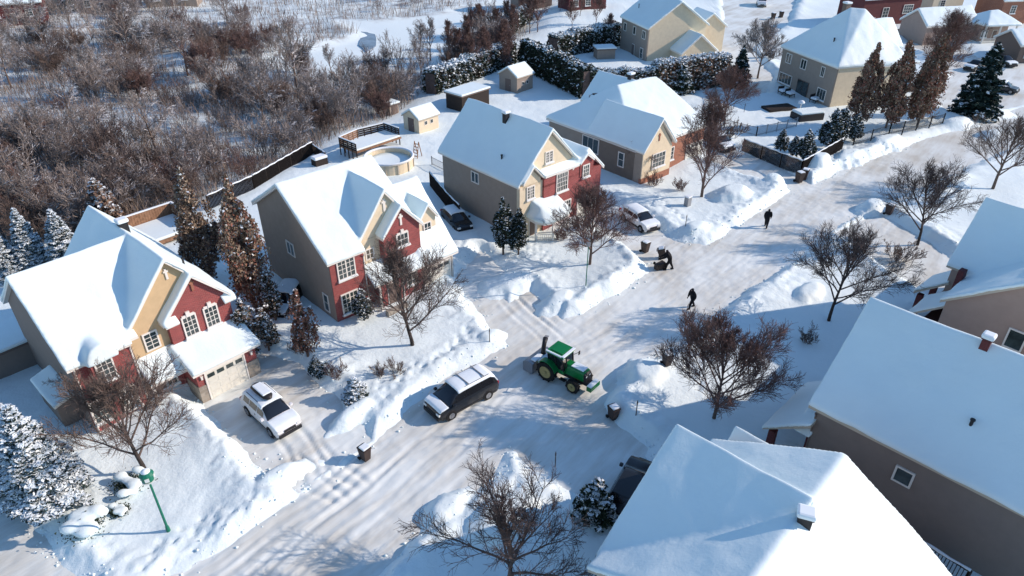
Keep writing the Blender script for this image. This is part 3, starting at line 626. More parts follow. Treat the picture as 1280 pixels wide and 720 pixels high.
# ---------------- trees and plants ----------------
def branch_pts(rn,p,d,L,n,up,jit):
    pts=[p.copy()]; d=d.normalized()
    for i in range(n):
        d=(d+Vector((rn.gauss(0,jit),rn.gauss(0,jit),rn.gauss(0,jit*.7)+up))).normalized(); p=p+d*(L/n); pts.append(p.copy())
    return pts
def bare(seed,h,spread,trunk_h,nl=9,nb=7,nt=6,ns=4,r0=.13,up=.10,twr=.011,elev=(35,75),lean=(0,0),multi=0):
    rn=random.Random(seed); T=MB(); C=MB()
    stems=[]
    if multi:
        for i in range(multi):
            a=2*PI*(i+rn.random()*.7)/multi; e=R(rn.uniform(*elev)); d=Vector((math.cos(a)*math.cos(e),math.sin(a)*math.cos(e),math.sin(e)))
            stems.append((Vector((math.cos(a)*.12,math.sin(a)*.12,-.3)),d,h*rn.uniform(.65,1)/max(.5,math.sin(e)),r0*rn.uniform(.5,1)))
        limbs=stems
    else:
        tp=branch_pts(rn,Vector((0,0,-.5)),Vector((lean[0],lean[1],1)),h*.72+.5,6,.02,.045)
        rr=[r0*1.15*(1-.13*i) for i in range(7)]; T.tube(tp,rr,8)
        limbs=[]
        for i in range(nl):
            f=(trunk_h/h)+(.78-trunk_h/h)*(i/nl)**.9; k=min(5.99,(f*h+.5)/(h*.72+.5)*6); j=int(k); p=tp[j].lerp(tp[j+1],k-j)
            a=i*2.4+rn.uniform(-.5,.5); e=R(elev[0]+(elev[1]-elev[0])*(i/nl)+rn.uniform(-8,8))
            d=Vector((math.cos(a)*math.cos(e),math.sin(a)*math.cos(e),math.sin(e)))
            cz=trunk_h*.6+(h-trunk_h*.6)*.47; ra=spread*.5; rb=(h-trunk_h*.6)*.53
            A_=(d.x*d.x+d.y*d.y)/ra**2+d.z**2/rb**2; B_=2*((p.x*d.x+p.y*d.y)/ra**2+(p.z-cz)*d.z/rb**2); C_=(p.x*p.x+p.y*p.y)/ra**2+((p.z-cz)/rb)**2-1
            L=(-B_+math.sqrt(max(0,B_*B_-4*A_*C_)))/(2*A_)*rn.uniform(.82,1.02)
            limbs.append((p,d,L,r0*(.55-.22*i/nl)))
        limbs.append((tp[-1],Vector((rn.uniform(-.2,.2),rn.uniform(-.2,.2),1)),h*.3,r0*.25))
    for (p,d,L,r) in limbs:
        q=branch_pts(rn,p,d,L,5,up*.5,.10); (T if multi else C).tube(q,[r*(1-.16*i)*1.0 for i in range(6)],5,cap=False)
        for b in range(nb if multi else max(3,int(nb*min(1.35,L/(spread*.42))))):
            f=min(1,.22+.78*(b+rn.random()*.6)/(nb if multi else max(3,int(nb*min(1.35,L/(spread*.42)))))); k=min(4.99,f*5); j=int(k); bp=q[j].lerp(q[j+1],k-j); bd=(q[j+1]-q[j]).normalized()
            perp=bd.cross(Vector((rn.gauss(0,1),rn.gauss(0,1),rn.gauss(0,1)))).normalized()
            d2=(bd*.8+perp*rn.uniform(.35,.75)+Vector((0,0,up*1.6))).normalized(); L2=min(L,4.0)*rn.uniform(.34,.58)*(1.2-.6*f); r2=r*.42*(1.1-.6*f)
            q2=branch_pts(rn,bp,d2,L2,3,up,.13); C.tube(q2,[r2,r2*.8,r2*.6,r2*.35],4,cap=False)
            for t in range(nt):
                f2=.2+.8*(t+rn.random()*.5)/nt; k=min(2.99,f2*3); j=int(k); tp_=q2[j].lerp(q2[j+1],k-j); td=(q2[j+1]-q2[j]).normalized()
                perp=td.cross(Vector((rn.gauss(0,1),rn.gauss(0,1),rn.gauss(0,1)))).normalized()
                d3=(td*.85+perp*rn.uniform(.4,.85)+Vector((0,0,up*1.6))).normalized(); L3=L2*rn.uniform(.4,.72)*(1.1-.4*f2)
                q3=branch_pts(rn,tp_,d3,L3,2,up,.15); C.tube(q3,[max(twr*1.3,r2*.35),twr*1.1,twr*.7],3,cap=False)
                for s in range(ns):
                    f3=.25+.75*(s+rn.random()*.5)/ns; k=min(1.99,f3*2); j=int(k); sp=q3[j].lerp(q3[j+1],k-j); sd_=(q3[j+1]-q3[j]).normalized()
                    perp=sd_.cross(Vector((rn.gauss(0,1),rn.gauss(0,1),rn.gauss(0,1)))).normalized()
                    e_=sp+(sd_*.8+perp*rn.uniform(.5,1)+Vector((0,0,up))).normalized()*L3*rn.uniform(.35,.6)
                    C.tube([sp,e_],[twr*.9,twr*.55],3,cap=False)
    return T,C
LIB={}
def bare_tree(key,px,py,label,name='bare_tree',group=None,s=1.0,rz=0,cat='tree',bark='bark',twig='twig',at=None,**kw):
    p=at or PG(px,py)
    if key not in LIB:
        r=empty(name,p); T,C=bare(**kw); a=T.build('trunk',bark,r,smooth=True,recalc=False); b=C.build('crown',twig,r,recalc=False); LIB[key]=r
    else:
        src=LIB[key]; r=src.copy(); r.name=name; COL.objects.link(r); 
        for k in ('group',):
            if k in r: del r[k]
        for ch in src.children:
            c=ch.copy(); COL.objects.link(c); c.parent=r
        r.location=p
    r.scale=(s,s,s); r.rotation_euler=(0,0,rz); tag(r,label,cat,group)
    return r
st=dict(nl=18,nb=11,nt=8,ns=4)
G1='leafless street trees with rounded crowns'
bare_tree('s1',892,523,'wide dense leafless tree with reddish twigs beside the curved snowbank and the two bins','bare_tree',G1,twig='twigred',seed=1,h=6.6,spread=10.4,trunk_h=.8,r0=.12,elev=(30,84),up=.09,nl=20,nb=13,nt=10,ns=5,twr=.013)
bare_tree('s2',632,742,'large tangled leafless tree at the bottom edge of the photo','bare_tree',G1,twig='darktwig',seed=2,h=6.0,spread=10.2,trunk_h=1.6,r0=.14,elev=(22,84),up=.05,nl=18,nb=11,nt=8,ns=4,twr=.011)
bare_tree('s3',1036,401,'leafless tree holding a bird nest on the shaded lawn below the street','bare_tree',G1,twig='darktwig',bark='darkbark',seed=3,h=7.2,spread=9.6,trunk_h=1.4,r0=.125,elev=(32,84),up=.06,**st)
bare_tree('s3',1147,306,'leafless tree beside the snowbank above the dark shaded driveway','bare_tree',G1,s=1.02,rz=2.1)
bare_tree('s4',1241,236,'leafless tree behind the rose beige house roof at the right edge','bare_tree',G1,seed=4,h=7.6,spread=10,trunk_h=1.4,r0=.15,elev=(30,84),up=.09,**st)
bare_tree('s5',516,431,'leafless tree with snow dusted branches in front of the house beside the pool','bare_tree',G1,twig='twig',bark='darkbark',seed=5,h=7.8,spread=9.0,trunk_h=1.3,r0=.14,elev=(38,84),up=.06,twr=.012,**st)
bare_tree('s6',737,330,'leafless tree behind the thin pole on the mounded corner lawn','bare_tree',G1,twig='twigred',seed=6,h=7.0,spread=6.8,trunk_h=1.0,r0=.13,elev=(35,78),up=.06,nl=18,nb=11,nt=8,ns=4,twr=.012)
bare_tree('s7',877,246,'tall upright vase shaped leafless tree in front of the wide bungalow','bare_tree',G1,twig='twigred',seed=7,h=9.6,spread=6.6,trunk_h=.7,r0=.15,elev=(55,82),up=.05,nl=16,nb=10,nt=8,ns=4,twr=.014)
bare_tree('s5',181,588,'leafless tree right behind the green street lamp','bare_tree',G1,s=.93,rz=1.3)
bare_tree('s8',947,98,'pale leafless tree on the open snow left of the hipped roof house','bare_tree',G1,twig='twiggrey',seed=8,h=8.5,spread=8.5,trunk_h=1.8,r0=.15,elev=(30,75),up=.06,twr=.016,**st)
bare_tree('s7',1158,112,'leaning leafless tree just right of the rust brown columnar trees','bare_tree',G1,s=1.12,rz=1.0).rotation_euler=(R(6),R(9),1)
bare_tree('s4',1190,72,'brown leafless tree in front of the white railed porch at the top right','bare_tree',G1,s=.9,rz=2)
bare_tree('s6',905,150,'leafless tree between the small dark spruce and the bungalow end wall','bare_tree',G1,s=.95,rz=2.2)
bare_tree('s6',800,215,'brown leafless tree between the third brick house and the bungalow','bare_tree',G1,s=.75,rz=.6)
bare_tree('s8',120,506,'small reddish bare tree against the arched brick windows at far left','bare_tree',G1,s=.42,rz=.6)
# little shrubs
def snowy_shrub(px,py,label,s=1.0,seed=0,twigs='twig',snow=True,h=1.1):
    p=PG(px,py); key='sh%s%s%s'%(twigs,snow,seed%2)
    r=bare_tree(key,0,0,label,'shrub','leafless garden shrubs',s=s,rz=seed*1.7,cat='shrub',bark=twigs,twig=twigs,at=p,seed=50+seed%2,h=1.25,spread=1.8,trunk_h=.1,r0=.025,multi=11,elev=(40,85),nb=5,nt=5,ns=2,twr=.012)
    return r
for i,(x,y,s,t,l) in enumerate([(418,470,.95,'twigred','round brown garden shrub beside the small white topped evergreen'),(475,470,.8,'twig','thin twiggy garden shrub right of the small white topped evergreen'),(497,466,.8,'twig','snow poked garden shrub on the slope below the pool house tree'),
    (1007,428,1.0,'twig','low spiky shrub alone on the shaded lawn left of the big shaded roof'),(1122,325,1.5,'twig','bushy shrub beside the dark shaded driveway'),(850,238,1.1,'twigred','reddish shrub at the foot of the vase shaped tree'),(640,270,.5,'twig','tiny shrub by the cedar pair'),
    (815,232,1.3,'twigred','reddish shrub against the bungalow garage wall'),(912,172,1.7,'twig','snow dusted shrub at the driveway end of the dark fence'),(860,150,1.6,'twig','shrub behind the snow covered car'),(1150,152,1.4,'leaftan','tan shrub at the foot of the rust brown columnar trees'),
    (700,300,1.2,'twigred','brown shrub beside the garage of the third brick house'),(745,300,1.1,'twig','twiggy shrub in front of the third brick house garage'),(372,437,.8,'twig','shrub between the small brown tree and the side wall'),(690,505,.4,'twig','')][:14]):
    if l: snowy_shrub(x,y,l,s,i,t)
# leaf-clump plants
def leafquads(P_,S_,rs,flat=0.0,vert=0):
    n=len(P_); a=rs.normal(size=(n,3)); a[:,2]*=(1-flat); a[:,2]+=1.6*vert; a/=np.linalg.norm(a,axis=1,keepdims=True)+1e-9
    b=rs.normal(size=(n,3)); b[:,2]*=(1-flat); b-=a*(a*b).sum(1,keepdims=True); b/=np.linalg.norm(b,axis=1,keepdims=True)+1e-9
    S=S_[:,None]; 
    return np.stack([P_-a*S,P_-b*S*.55,P_+a*S,P_+b*S*.55],1)
def mesh_leaves(name,sets,parent):
    V=[];mi=[];mats=[]
    for k,(Q,m) in enumerate(sets): V.append(Q.reshape(-1,3)); mi.append(np.full(len(Q),k)); mats.append(m)
    V=np.concatenate(V); F=np.arange(len(V)).reshape(-1,4)
    return mesh_np(name,V,F,mats,np.concatenate(mi),parent)
def conifer(key,p,label,h,r,mat_='conifer',snow=.5,seed=0,name='spruce',group=None,s=1,rz=0,dens=1.0,droop=.25,leaf=.17,cat='tree',top=1.0):
    if key in LIB:
        src=LIB[key]; o=src.copy(); COL.objects.link(o); 
        if 'group' in o: del o['group']
        for ch in src.children:
            c=ch.copy(); COL.objects.link(c); c.parent=o
        o.location=p
    else:
        rs=np.random.RandomState(seed); o=empty(name,p)
        T=MB(); T.tube([(0,0,-.4),(0,0,h*.5),(0,0,h*.97)],[.045*r+.06,.03*r+.04,.01],7); T.build('trunk','darkbark',o)
        pts=[];sn=[]; nt=int(h*2.6)+4; B=MB()
        for i in range(nt):
            f=i/(nt-1); z=.08*h+f*h*.9; R_=r*(1-f)**.85*top+.12; nb=int((6+10*(1-f))*dens)+3
            for b in range(nb):
                a=rs.rand()*6.28; L=R_*rs.uniform(.6,1.08); e=rs.uniform(-.05,.25)+.5*f
                k=max(4,int(L/leaf*4.2*dens)); t=np.sqrt(rs.rand(k))*L
                wdt=.16*L*(1.15-t/L)+.06
                off=rs.normal(size=k)*wdt
                x=np.cos(a)*t-np.sin(a)*off; y=np.sin(a)*t+np.cos(a)*off; zz=z+t*math.tan(e)-droop*t*t/max(R_,.3)+rs.normal(size=k)*.05
                q=np.stack([x,y,zz],1); pts.append(q)
                if rs.rand()<snow*1.2:
                    m=rs.rand(k)<snow; s_=q[m].copy(); s_[:,2]+=.07; sn.append(s_)
                if L>.4: B.tube([(0,0,z),(math.cos(a)*L*.5,math.sin(a)*L*.5,z+.5*L*math.tan(e)-droop*.25*L*L/max(R_,.3)-.02),(math.cos(a)*L*.9,math.sin(a)*L*.9,z+.9*L*math.tan(e)-droop*.81*L*L/max(R_,.3)-.03)],[.02,.014,.006],3,cap=False)
        pts=np.concatenate(pts); Q=leafquads(pts,rs.uniform(.7,1.3,len(pts))*leaf,rs,.35)
        sets=[(Q,mat_)]
        if sn:
            sn=np.concatenate(sn); sets.append((leafquads(sn,rs.uniform(.8,1.5,len(sn))*leaf,rs,.75),'treesnow'))
        c=mesh_leaves('crown',sets,o); B.build('branches','darkbark',o,recalc=False); LIB[key]=o
    o.scale=(s,s,s); o.rotation_euler=(0,0,rz); tag(o,label,cat,group); return o
def column(key,p,label,h,r,mats=('leafbrown',),snow=.1,seed=0,name='columnar_tree',group=None,s=1,rz=0,n=9000,leaf=.15,base=.05,cat='tree',flame=.3,jag=.35):
    if key in LIB:
        src=LIB[key]; o=src.copy(); COL.objects.link(o)
        if 'group' in o: del o['group']
        for ch in src.children:
            c=ch.copy(); COL.objects.link(c); c.parent=o
        o.location=p
    else:
        rs=np.random.RandomState(seed); o=empty(name,p); rn=random.Random(seed)
        T=MB(); T.tube([(0,0,-.4),(0,0,h*.3),(0,0,h*.9)],[.05*r+.07,.04*r+.04,.015],7); T.build('trunk','bark',o)
        # plumes: upright feathered branches, each a leafy spindle
        np_=int(16+r*14); pts=[]; B=MB()
        for i in range(np_):
            a=rs.rand()*6.28; q=math.sqrt(rs.rand()); z0=h*(base+.55*rs.rand()*(1 if i>6 else .3)); z1=min(h,z0+h*rs.uniform(.25,.5))
            if i<3: z1=h; q*=.3
            def rad(z):
                f=z/h; return r*(min(1,(f+.06)*3.2)**.6)*(1-max(0,(f-.45)/.58)**1.7*.9)
            k=int(n/np_); t=rs.rand(k)**.8; zz=z0+(z1-z0)*t
            rr=np.array([rad(z) for z in zz])*q; w=(.28*r+.06)*(1-t)**.6*(.35+.65*np.minimum(1,t*4))+.04
            wob=rs.normal(size=(k,2))*w[:,None]*.62
            pts.append(np.stack([np.cos(a)*rr+wob[:,0],np.sin(a)*rr+wob[:,1],zz+rs.normal(size=k)*.06],1))
            B.tube([(0,0,z0*.6),(math.cos(a)*rr.mean(),math.sin(a)*rr.mean(),(z0+z1)/2),(math.cos(a)*rad(z1)*q,math.sin(a)*rad(z1)*q,z1)],[.03,.02,.006],3,cap=False)
        pts=np.concatenate(pts)
        cl=np.array([mnoise.noise(Vector(p_)*(1.6/max(.5,r))) for p_ in pts]); keep=cl>-.28; pts=pts[keep]
        Q=leafquads(pts,rs.uniform(.6,1.3,len(pts))*leaf,rs,0.0,1.0 if name=='columnar_tree' else 0)
        ch=rs.randint(0,len(mats),len(pts)); sets=[(Q[ch==k],m) for k,m in enumerate(mats)]
        if snow>0:
            m=rs.rand(len(pts))<snow; sp=pts[m]+[0,0,.06]; sets.append((leafquads(sp,rs.uniform(.7,1.4,len(sp))*leaf,rs,.7),'treesnow'))
        mesh_leaves('crown',sets,o); B.build('branches','bark',o,recalc=False); LIB[key]=o
    o.scale=(s,s,s); o.rotation_euler=(0,0,rz); tag(o,label,cat,group); return o
GC='columnar trees keeping their dead brown leaves'
column('c1',PG(262,350),'columnar tree with tan dead leaves, left of the tall pair behind the far left house',10.2,1.55,('leafbrown','leaftan','leaftan','darktwig'),.05,1,group=GC,n=22000,leaf=.12)
column('c2',PG(322,392),'tallest columnar tree beside the pool house side wall',11.6,1.5,('leafbrown','leaftan','leaftan','leafrust'),.05,2,group=GC,n=22000,leaf=.12)
column('c3',PG(1072,156),'leftmost rust brown columnar tree behind the metal fence',10.5,1.55,('leafrust','leafbrown','leaftan'),.02,3,group=GC,n=26000,leaf=.13)
column('c3',PG(1107,160),'middle rust brown columnar tree of three behind the metal fence',0,0,group=GC,rz=2.2,s=1.05)
column('c3',PG(1146,158),'rightmost of the three rust brown columnar trees',0,0,group=GC,rz=4.1,s=1.12)
column('c4',PG(385,444),'small rusty brown columnar tree on the lawn beside the pool house wall',5.6,.85,('leafrust','leafbrown'),.08,5,group=GC,n=6000,leaf=.11)
column('c5',PG(315,445),'dark snow dusted cedar at the corner of the far left house garage',4.8,.95,('cedar','leafbrown'),.25,6,'cedar',n=7000,leaf=.12)
column('c5',PG(335,430),'shorter snow dusted cedar in front of the tallest columnar tree',0,0,name='cedar',s=.75,rz=2)
column('c5',PG(345,400),'dark cedar beside the pool house side wall',0,0,name='cedar',s=.85,rz=4)
GS='snowy spruces'
conifer('k1',PG(66,624),'big snow laden spruce at lower left, in front of the leaning lower roof',6.8,2.1,'spruce',.85,11,group=GS,dens=1.8,leaf=.11)
conifer('k2',PG(15,592),'tall snow laden spruce cut by the left edge',8.2,2.1,'spruce',.85,12,group=GS,dens=1.8,leaf=.11)
conifer('k3',P(1216,146),'large blue green spruce beside the side street at the upper right',10.,3.3,'spruce',.26,13,group=GS,dens=1.0,leaf=.24)
conifer('k4',PG(744,644),'small snow dusted spruce beside the dark parked car at the bottom',2.7,1.25,'conifer',.45,14,group=GS,leaf=.11,dens=1.3)
conifer('k5',PG(445,494),'knee high snow capped evergreen on the slope beside the driveway ruts',1.35,.85,'conifer',.75,15,group=GS,leaf=.10,dens=1.4)
conifer('k3',PG(922,108),'dark spruce at the right end of the long clipped hedge',0,0,group=GS,s=.62,rz=2)
conifer('k4',PG(852,116),'thin white frosted spruce behind the bungalow roof',0,0,group=GS,s=1.5,rz=1)
conifer('k2',PG(48,338),'snow crusted pine behind the far left house, left of two',0,0,group=GS,s=.72,rz=1)
conifer('k1',PG(90,335),'snow crusted pine behind the far left house, right of two',0,0,group=GS,s=.82,rz=3)
conifer('k1',PG(14,345),'dark shaded pine at the left edge behind the far left house',0,0,group=GS,s=.7,rz=5)
conifer('k6',PG(138,290),'cream tipped pine behind the ridge of the far left house',5.5,2.2,'leafbrown',.5,16,group=GS)
GP='narrow cedars in pairs and rows'
column('e1',PG(629,318),'left cedar of the dark pair beside the white porch',5.6,.85,('cedar','conifer'),.13,21,'cedar',GP,n=9000,leaf=.11)
column('e1',PG(648,318),'right cedar of the dark pair beside the white porch',0,0,name='cedar',group=GP,s=.82,rz=2)
for i,(x,y,s,l) in enumerate([(975,190,.55,'left snowy cedar behind the dark fence'),(990,196,.5,'small cedar behind the dark fence bend'),(1003,202,.75,'snowy cedar at the corner of the dark fence'),(1035,186,.95,'bushy snowy cedar behind the angled dark fence'),(1047,178,.85,'snow draped cedar beside the covered patio'),(1066,176,.7,'snowy cedar at the right end of the dark fence')]):
    column('e2',PG(x,y),l,4.4,1.15,('cedar','conifer'),.30,22,'cedar',GP,s=s*1.15,rz=i,n=7000,leaf=.14)
for i,(x,y,s,l) in enumerate([(398,482,.62,'dark evergreen bush under the lower left window of the pool house'),(455,400,.9,'snowy dark bush against the pool house stone porch wall'),(735,285,.5,'dark cedar before the third brick house garage')]):
    column('e2',PG(x,y-10 if i==0 else y),l,0,0,name='cedar_bush',group=GP,s=s*.7,rz=i*2,cat='bush')
# snow covered low bushes
def snow_bush(px,py,s,label,seed):
    p=PG(px,py); rs=np.random.RandomState(seed); r=empty('snow_covered_bush',p,0,label,'bush','low bushes buried in snow')
    mb=MB()
    for k in range(9):
        a=rs.rand()*6.28; q=rs.rand()*.9*s; x,y=math.cos(a)*q,math.sin(a)*q; rr=rs.uniform(.3,.5)*s; hh=rs.uniform(.35,.7)*s
        bm=bmesh.new(); bmesh.ops.create_icosphere(bm,subdivisions=2,radius=1); 
        mb.add([(x+v.co.x*rr,y+v.co.y*rr*.8,hh*.75+v.co.z*rr*.45) for v in bm.verts],[tuple(v.index for v in f.verts) for f in bm.faces]); bm.free()
    o=mb.build('snow_cap','snow',r,smooth=True); m=o.modifiers.new('r','REMESH'); m.mode='VOXEL'; m.voxel_size=.07; m.use_smooth_shade=True; m=o.modifiers.new('s','SMOOTH'); m.iterations=14; m.factor=.6
    pts=rs.normal(size=(900,3))*[.34*s,.34*s,.10*s]+[0,0,.2*s]; pts=pts[pts[:,2]>-.05]
    mesh_leaves('foliage',[(leafquads(pts,np.full(len(pts),.07),rs,.2),'conifer')],r)
snow_bush(160,608,1.15,'low bush capped with lumpy snow left of the green street lamp',1)
snow_bush(108,658,1.5,'wide low bush buried in snow at lower left, where the lamp shadow ends',2)
snow_bush(402,462,.75,'knee high snow capped bush beside the round brown garden shrub',3)
snow_bush(150,640,.6,'small snow lump bush below the bush left of the lamp',4)
# hedges
def hedge(a,b,w,h,label,snow=.25,seed=0,mats=('cedar','conifer'),dens=70,leaf=.2,group='clipped cedar hedges'):
    a=Vector(a);b=Vector(b);L=(b-a).length; ang=math.atan2(b.y-a.y,b.x-a.x); rs=np.random.RandomState(seed)
    r=empty('hedge',(a.x,a.y,H(a.x,a.y)),ang,label,'hedge',group); n=int(L*h*dens+L*w*dens*1.3)
    pts=[]
    f=rs.rand(n); u=rs.rand(n)*L; side=rs.rand(n)<(w/(w+h*1.2))
    nz=fbm(u,rs.rand(n)*0+seed,1.3,seed,2)
    hh=h*(1+.16*nz)
    y=np.where(side,rs.uniform(-.5,.5,n)*w,np.where(rs.rand(n)<.5,-.5,.5)*w+rs.normal(size=n)*.12); z=np.where(side,hh+rs.normal(size=n)*.16,rs.rand(n)*hh)
    y=y*(1-.25*(z/h)**3)+.2*fbm(u,z,.9,seed+3,2)
    pts=np.stack([u,y,z],1); Q=leafquads(pts,rs.uniform(.7,1.4,n)*leaf,rs,0)
    ch=rs.randint(0,len(mats),n); sets=[(Q[ch==k],m) for k,m in enumerate(mats)]
    m=(rs.rand(n)<np.where(side,snow*2.4,snow*.5)); sp=pts[m]+[0,0,.09]; sets.append((leafquads(sp,rs.uniform(.8,1.6,len(sp))*leaf,rs,.6),'treesnow'))
    mesh_leaves('foliage',sets,r)
    c=MB(); c.box(.15,-w*.36,-.3,L-.15,w*.36,h*.9); c.build('inner_stems','darktwig',r)
    return r
hedge(PG(538,118),PG(640,78),2.6,3.4,'snow topped hedge behind the flat roofed black shelter',.5,1)
hedge(PG(655,82),PG(735,122),2.4,4.2,'dark hedge behind the yard of the third brick house',.15,2)
hedge(PG(690,72),PG(770,55),3.0,3.6,'dark hedge with snowy top left of the cream house',.45,3)
hedge(PG(735,120),PG(820,118),2.2,3.6,'long clipped hedge in front of the cream house, left half',.45,4)
hedge(PG(815,118),PG(905,104),2.6,4.4,'long clipped hedge with brown bare sides, right half below the cream house',.45,5,('cedar','leafbrown'))
hedge(PG(620,50),PG(660,30),2,3,'short hedge beside the frozen river bend',.3,6)
# thicket beyond the gardens
rw=random.Random(5)
GW='leafless shrubs of the wetland thicket behind the houses'
kinds=[('w1','twiggrey','grey leafless shrub in the snowy wetland thicket',dict(seed=61,h=4.2,multi=9,elev=(50,84),r0=.045)),
       ('w2','twig','brown leafless shrub in the snowy wetland thicket',dict(seed=62,h=3.4,multi=12,elev=(45,84),r0=.04)),
       ('w3','twigred','red twigged leafless shrub in the snowy wetland thicket',dict(seed=63,h=3.6,multi=12,elev=(50,86),r0=.035)),
       ('w4','darktwig','dark tall leafless shrub in the snowy wetland thicket',dict(seed=64,h=5.4,multi=8,elev=(60,86),r0=.06)),
       ('w5','twiggrey','slender grey leafless shrub in the snowy wetland thicket',dict(seed=65,h=6.0,multi=5,elev=(66,88),r0=.06))]
def inpoly(x,y,poly): return sdist(np.array([x]),np.array([y]),poly)[0]
cnt=0; tries=0
while cnt<270 and tries<9000:
    tries+=1
    px=rw.uniform(-140,700); py=rw.uniform(-30,300)**1.0
    p=P(px,py)
    if p.y>210: continue
    if rw.random()>min(1,(p.y/120)+.25): continue
    if inpoly(p.x,p.y,woodW)>-1.6: continue
    d=inpoly(p.x,p.y,rivW)
    if d<1.5: continue
    openness=fbm(np.array([p.x]),np.array([p.y]),22,777,2)[0]
    if py<75 and px>330 and openness<.18: continue
    if openness<-.32: continue
    k=rw.random()
    ki=0 if k<.46 else 1 if k<.62 else 3 if k<.7 else 4 if k<.92 else 2
    if abs(px-300)<60 and abs(py-70)<40 and rw.random()<.35: ki=2
    key,tm,lab,kw=kinds[ki]
    bare_tree(key,0,0,lab,'wetland_shrub',GW,s=rw.uniform(.75,1.45),rz=rw.uniform(0,6.28),cat='shrub',bark=tm,twig=tm,at=Vector((p.x,p.y,H(p.x,p.y))),spread=3,trunk_h=.1,nb=9,nt=7,ns=2,twr=.015,**kw)
    cnt+=1
# a row of dense tall shrubs along the river and behind the pool
bigT=dict(nl=10,nb=7,nt=5,ns=3,twr=.022)
BT=[(60,74,9.5,'b1','tall bare tree at the top left with forked trunk'),(40,60,9,'b2','thin bare tree at the top left corner'),(97,66,8.5,'b2','bare tree right of the forked tree at the top left'),(163,76,10,'b1','broken topped bare tree with snowy limbs near the top left'),(372,118,10.5,'b3','big spreading bare tree with snow laden limbs beside the wetland meadow'),
 (235,95,8,'b4','crooked bare tree with a snow loaded trunk in the thicket'),(88,150,6.5,'b4','snow limbed crooked tree at the left of the thicket'),(525,78,7,'b5','slim bare tree pair at the river edge, left one'),(538,76,7.2,'b5','slim bare tree pair at the river edge, right one'),(195,190,7.5,'b2','bare tree rising from the middle of the thicket'),(415,95,5,'b5','small bare tree on the white river bank'),(150,250,6,'b4','bare tree leaning behind the cream tipped pine')]
BT+=[(x,y,hh,k_,'pale trunked bare tree '+w_) for x,y,hh,k_,w_ in [(15,110,8,'b2','at the left edge of the thicket'),(120,120,7.5,'b3','above the left edge thicket hollow'),(210,60,7.5,'b1','near the top between the forked tree and the red shrubs'),(270,130,7,'b2','in the centre of the wetland meadow'),(330,160,7,'b4','in the thicket behind the black fence'),(285,30,7,'b1','near the low grey house beyond the wetland'),(60,200,7,'b3','low in the left thicket'),(450,130,6.5,'b5','above the round pool deck'),(395,150,6.5,'b2','where the black fence meets the thicket'),(140,200,6.5,'b1','behind the cream tipped pine, farther back'),(480,110,6,'b5','between the pool and the river bank'),(230,230,6.5,'b3','directly behind the left tan columnar tree')]]
for i,(x,y,hh,key,l) in enumerate(BT):
    bare_tree(key,x,y,l,'bare_tree','tall bare trees standing in the wetland',s=hh/9,rz=i*1.3,bark='bark',twig='twiggrey',seed=70+int(key[1]),h=9,spread=8 if key!='b5' else 3.5,trunk_h=2.2,r0=.17,elev=(25,78) if key!='b5' else (60,85),up=.04,**bigT)
GR='poplar like bare trees in the stand right of the frozen river'
for i in range(34):
    x=rw.uniform(560,640)+ (rw.uniform(-20,40) if i%3==0 else 0); y=rw.uniform(36,100); p=P(x,y)
    if inpoly(p.x,p.y,rivW)<.5: continue
    bare_tree('b6',x,y,'reddish bare tree in the dense stand right of the frozen river','bare_tree',GR,s=rw.uniform(.55,.95),rz=rw.uniform(0,6),bark='twigred',twig='twigred',at=Vector((p.x,p.y,H(p.x,p.y))),seed=91,h=7,spread=3.2,trunk_h=.8,r0=.08,elev=(55,84),up=.06,nl=12,nb=8,nt=5,ns=3,twr=.024)
for i,(x,y,s) in enumerate([(662,42,1.2),(672,40,1.2),(655,28,1.1),(760,58,.8),(745,30,.9),(725,20,.8),(700,14,.8),(715,34,.7)]):
    bare_tree('b6',x,y,'dense bare tree standing between the river stand and the cream house','bare_tree','bare trees left of the cream house',s=s,rz=i)
# undergrowth: countless thin stems, one object
rs=np.random.RandomState(8); N_=60000
px=rs.uniform(-250,660,N_*2); py=rs.uniform(-40,310,N_*2)
k_=np.arange(len(px)); dirx=px-640; F0=math.cos(PITCH)*FPX; 
dy_=math.cos(PITCH)*FPX-math.sin(PITCH)*(py-360); dz_=-math.sin(PITCH)*FPX-math.cos(PITCH)*(py-360); t_=-CAM_H/dz_
wx=dirx*t_; wy=dy_*t_
ok=(t_>0)&(wy<230); wx,wy=wx[ok],wy[ok]
ok=(sdist(wx,wy,woodW)<-.8)&(sdist(wx,wy,rivW)>1.0)&(fbm(wx,wy,6,55,3)+.25*rs.normal(size=len(wx))>-.08); wx,wy=wx[ok][:N_],wy[ok][:N_]
xi=np.clip(np.searchsorted(xs,wx)-1,0,len(xs)-2); yi=np.clip(np.searchsorted(ys,wy)-1,0,len(ys)-2); wz=Z[xi,yi]
n=len(wx); hh=rs.uniform(.5,2.6,n)*(1+.5*fbm(wx,wy,7,66,2)); a=rs.rand(n)*6.28; wd=rs.uniform(.012,.028,n)*(1+wy/140); ln=rs.normal(size=(n,2))*.28*hh[:,None]
b0=np.stack([wx-np.cos(a)*wd,wy-np.sin(a)*wd,wz-.15],1); b1=np.stack([wx+np.cos(a)*wd,wy+np.sin(a)*wd,wz-.15],1)
tp=np.stack([wx+ln[:,0],wy+ln[:,1],wz+hh],1)
off=np.stack([np.cos(a)*wd*.3,np.sin(a)*wd*.3,0*wd],1)
Q=np.stack([b0,b1,tp+off,tp-off],1)
mi=rs.choice([0,1,2,3],n,p=[.2,.58,.04,.18])
o=mesh_np('undergrowth',Q.reshape(-1,3),np.arange(n*4).reshape(-1,4),['twig','twiggrey','twigred','grassdead'],mi); tag(o,'brown tangle of dead stems and grass poking through the wetland snow','undergrowth',kind='stuff')

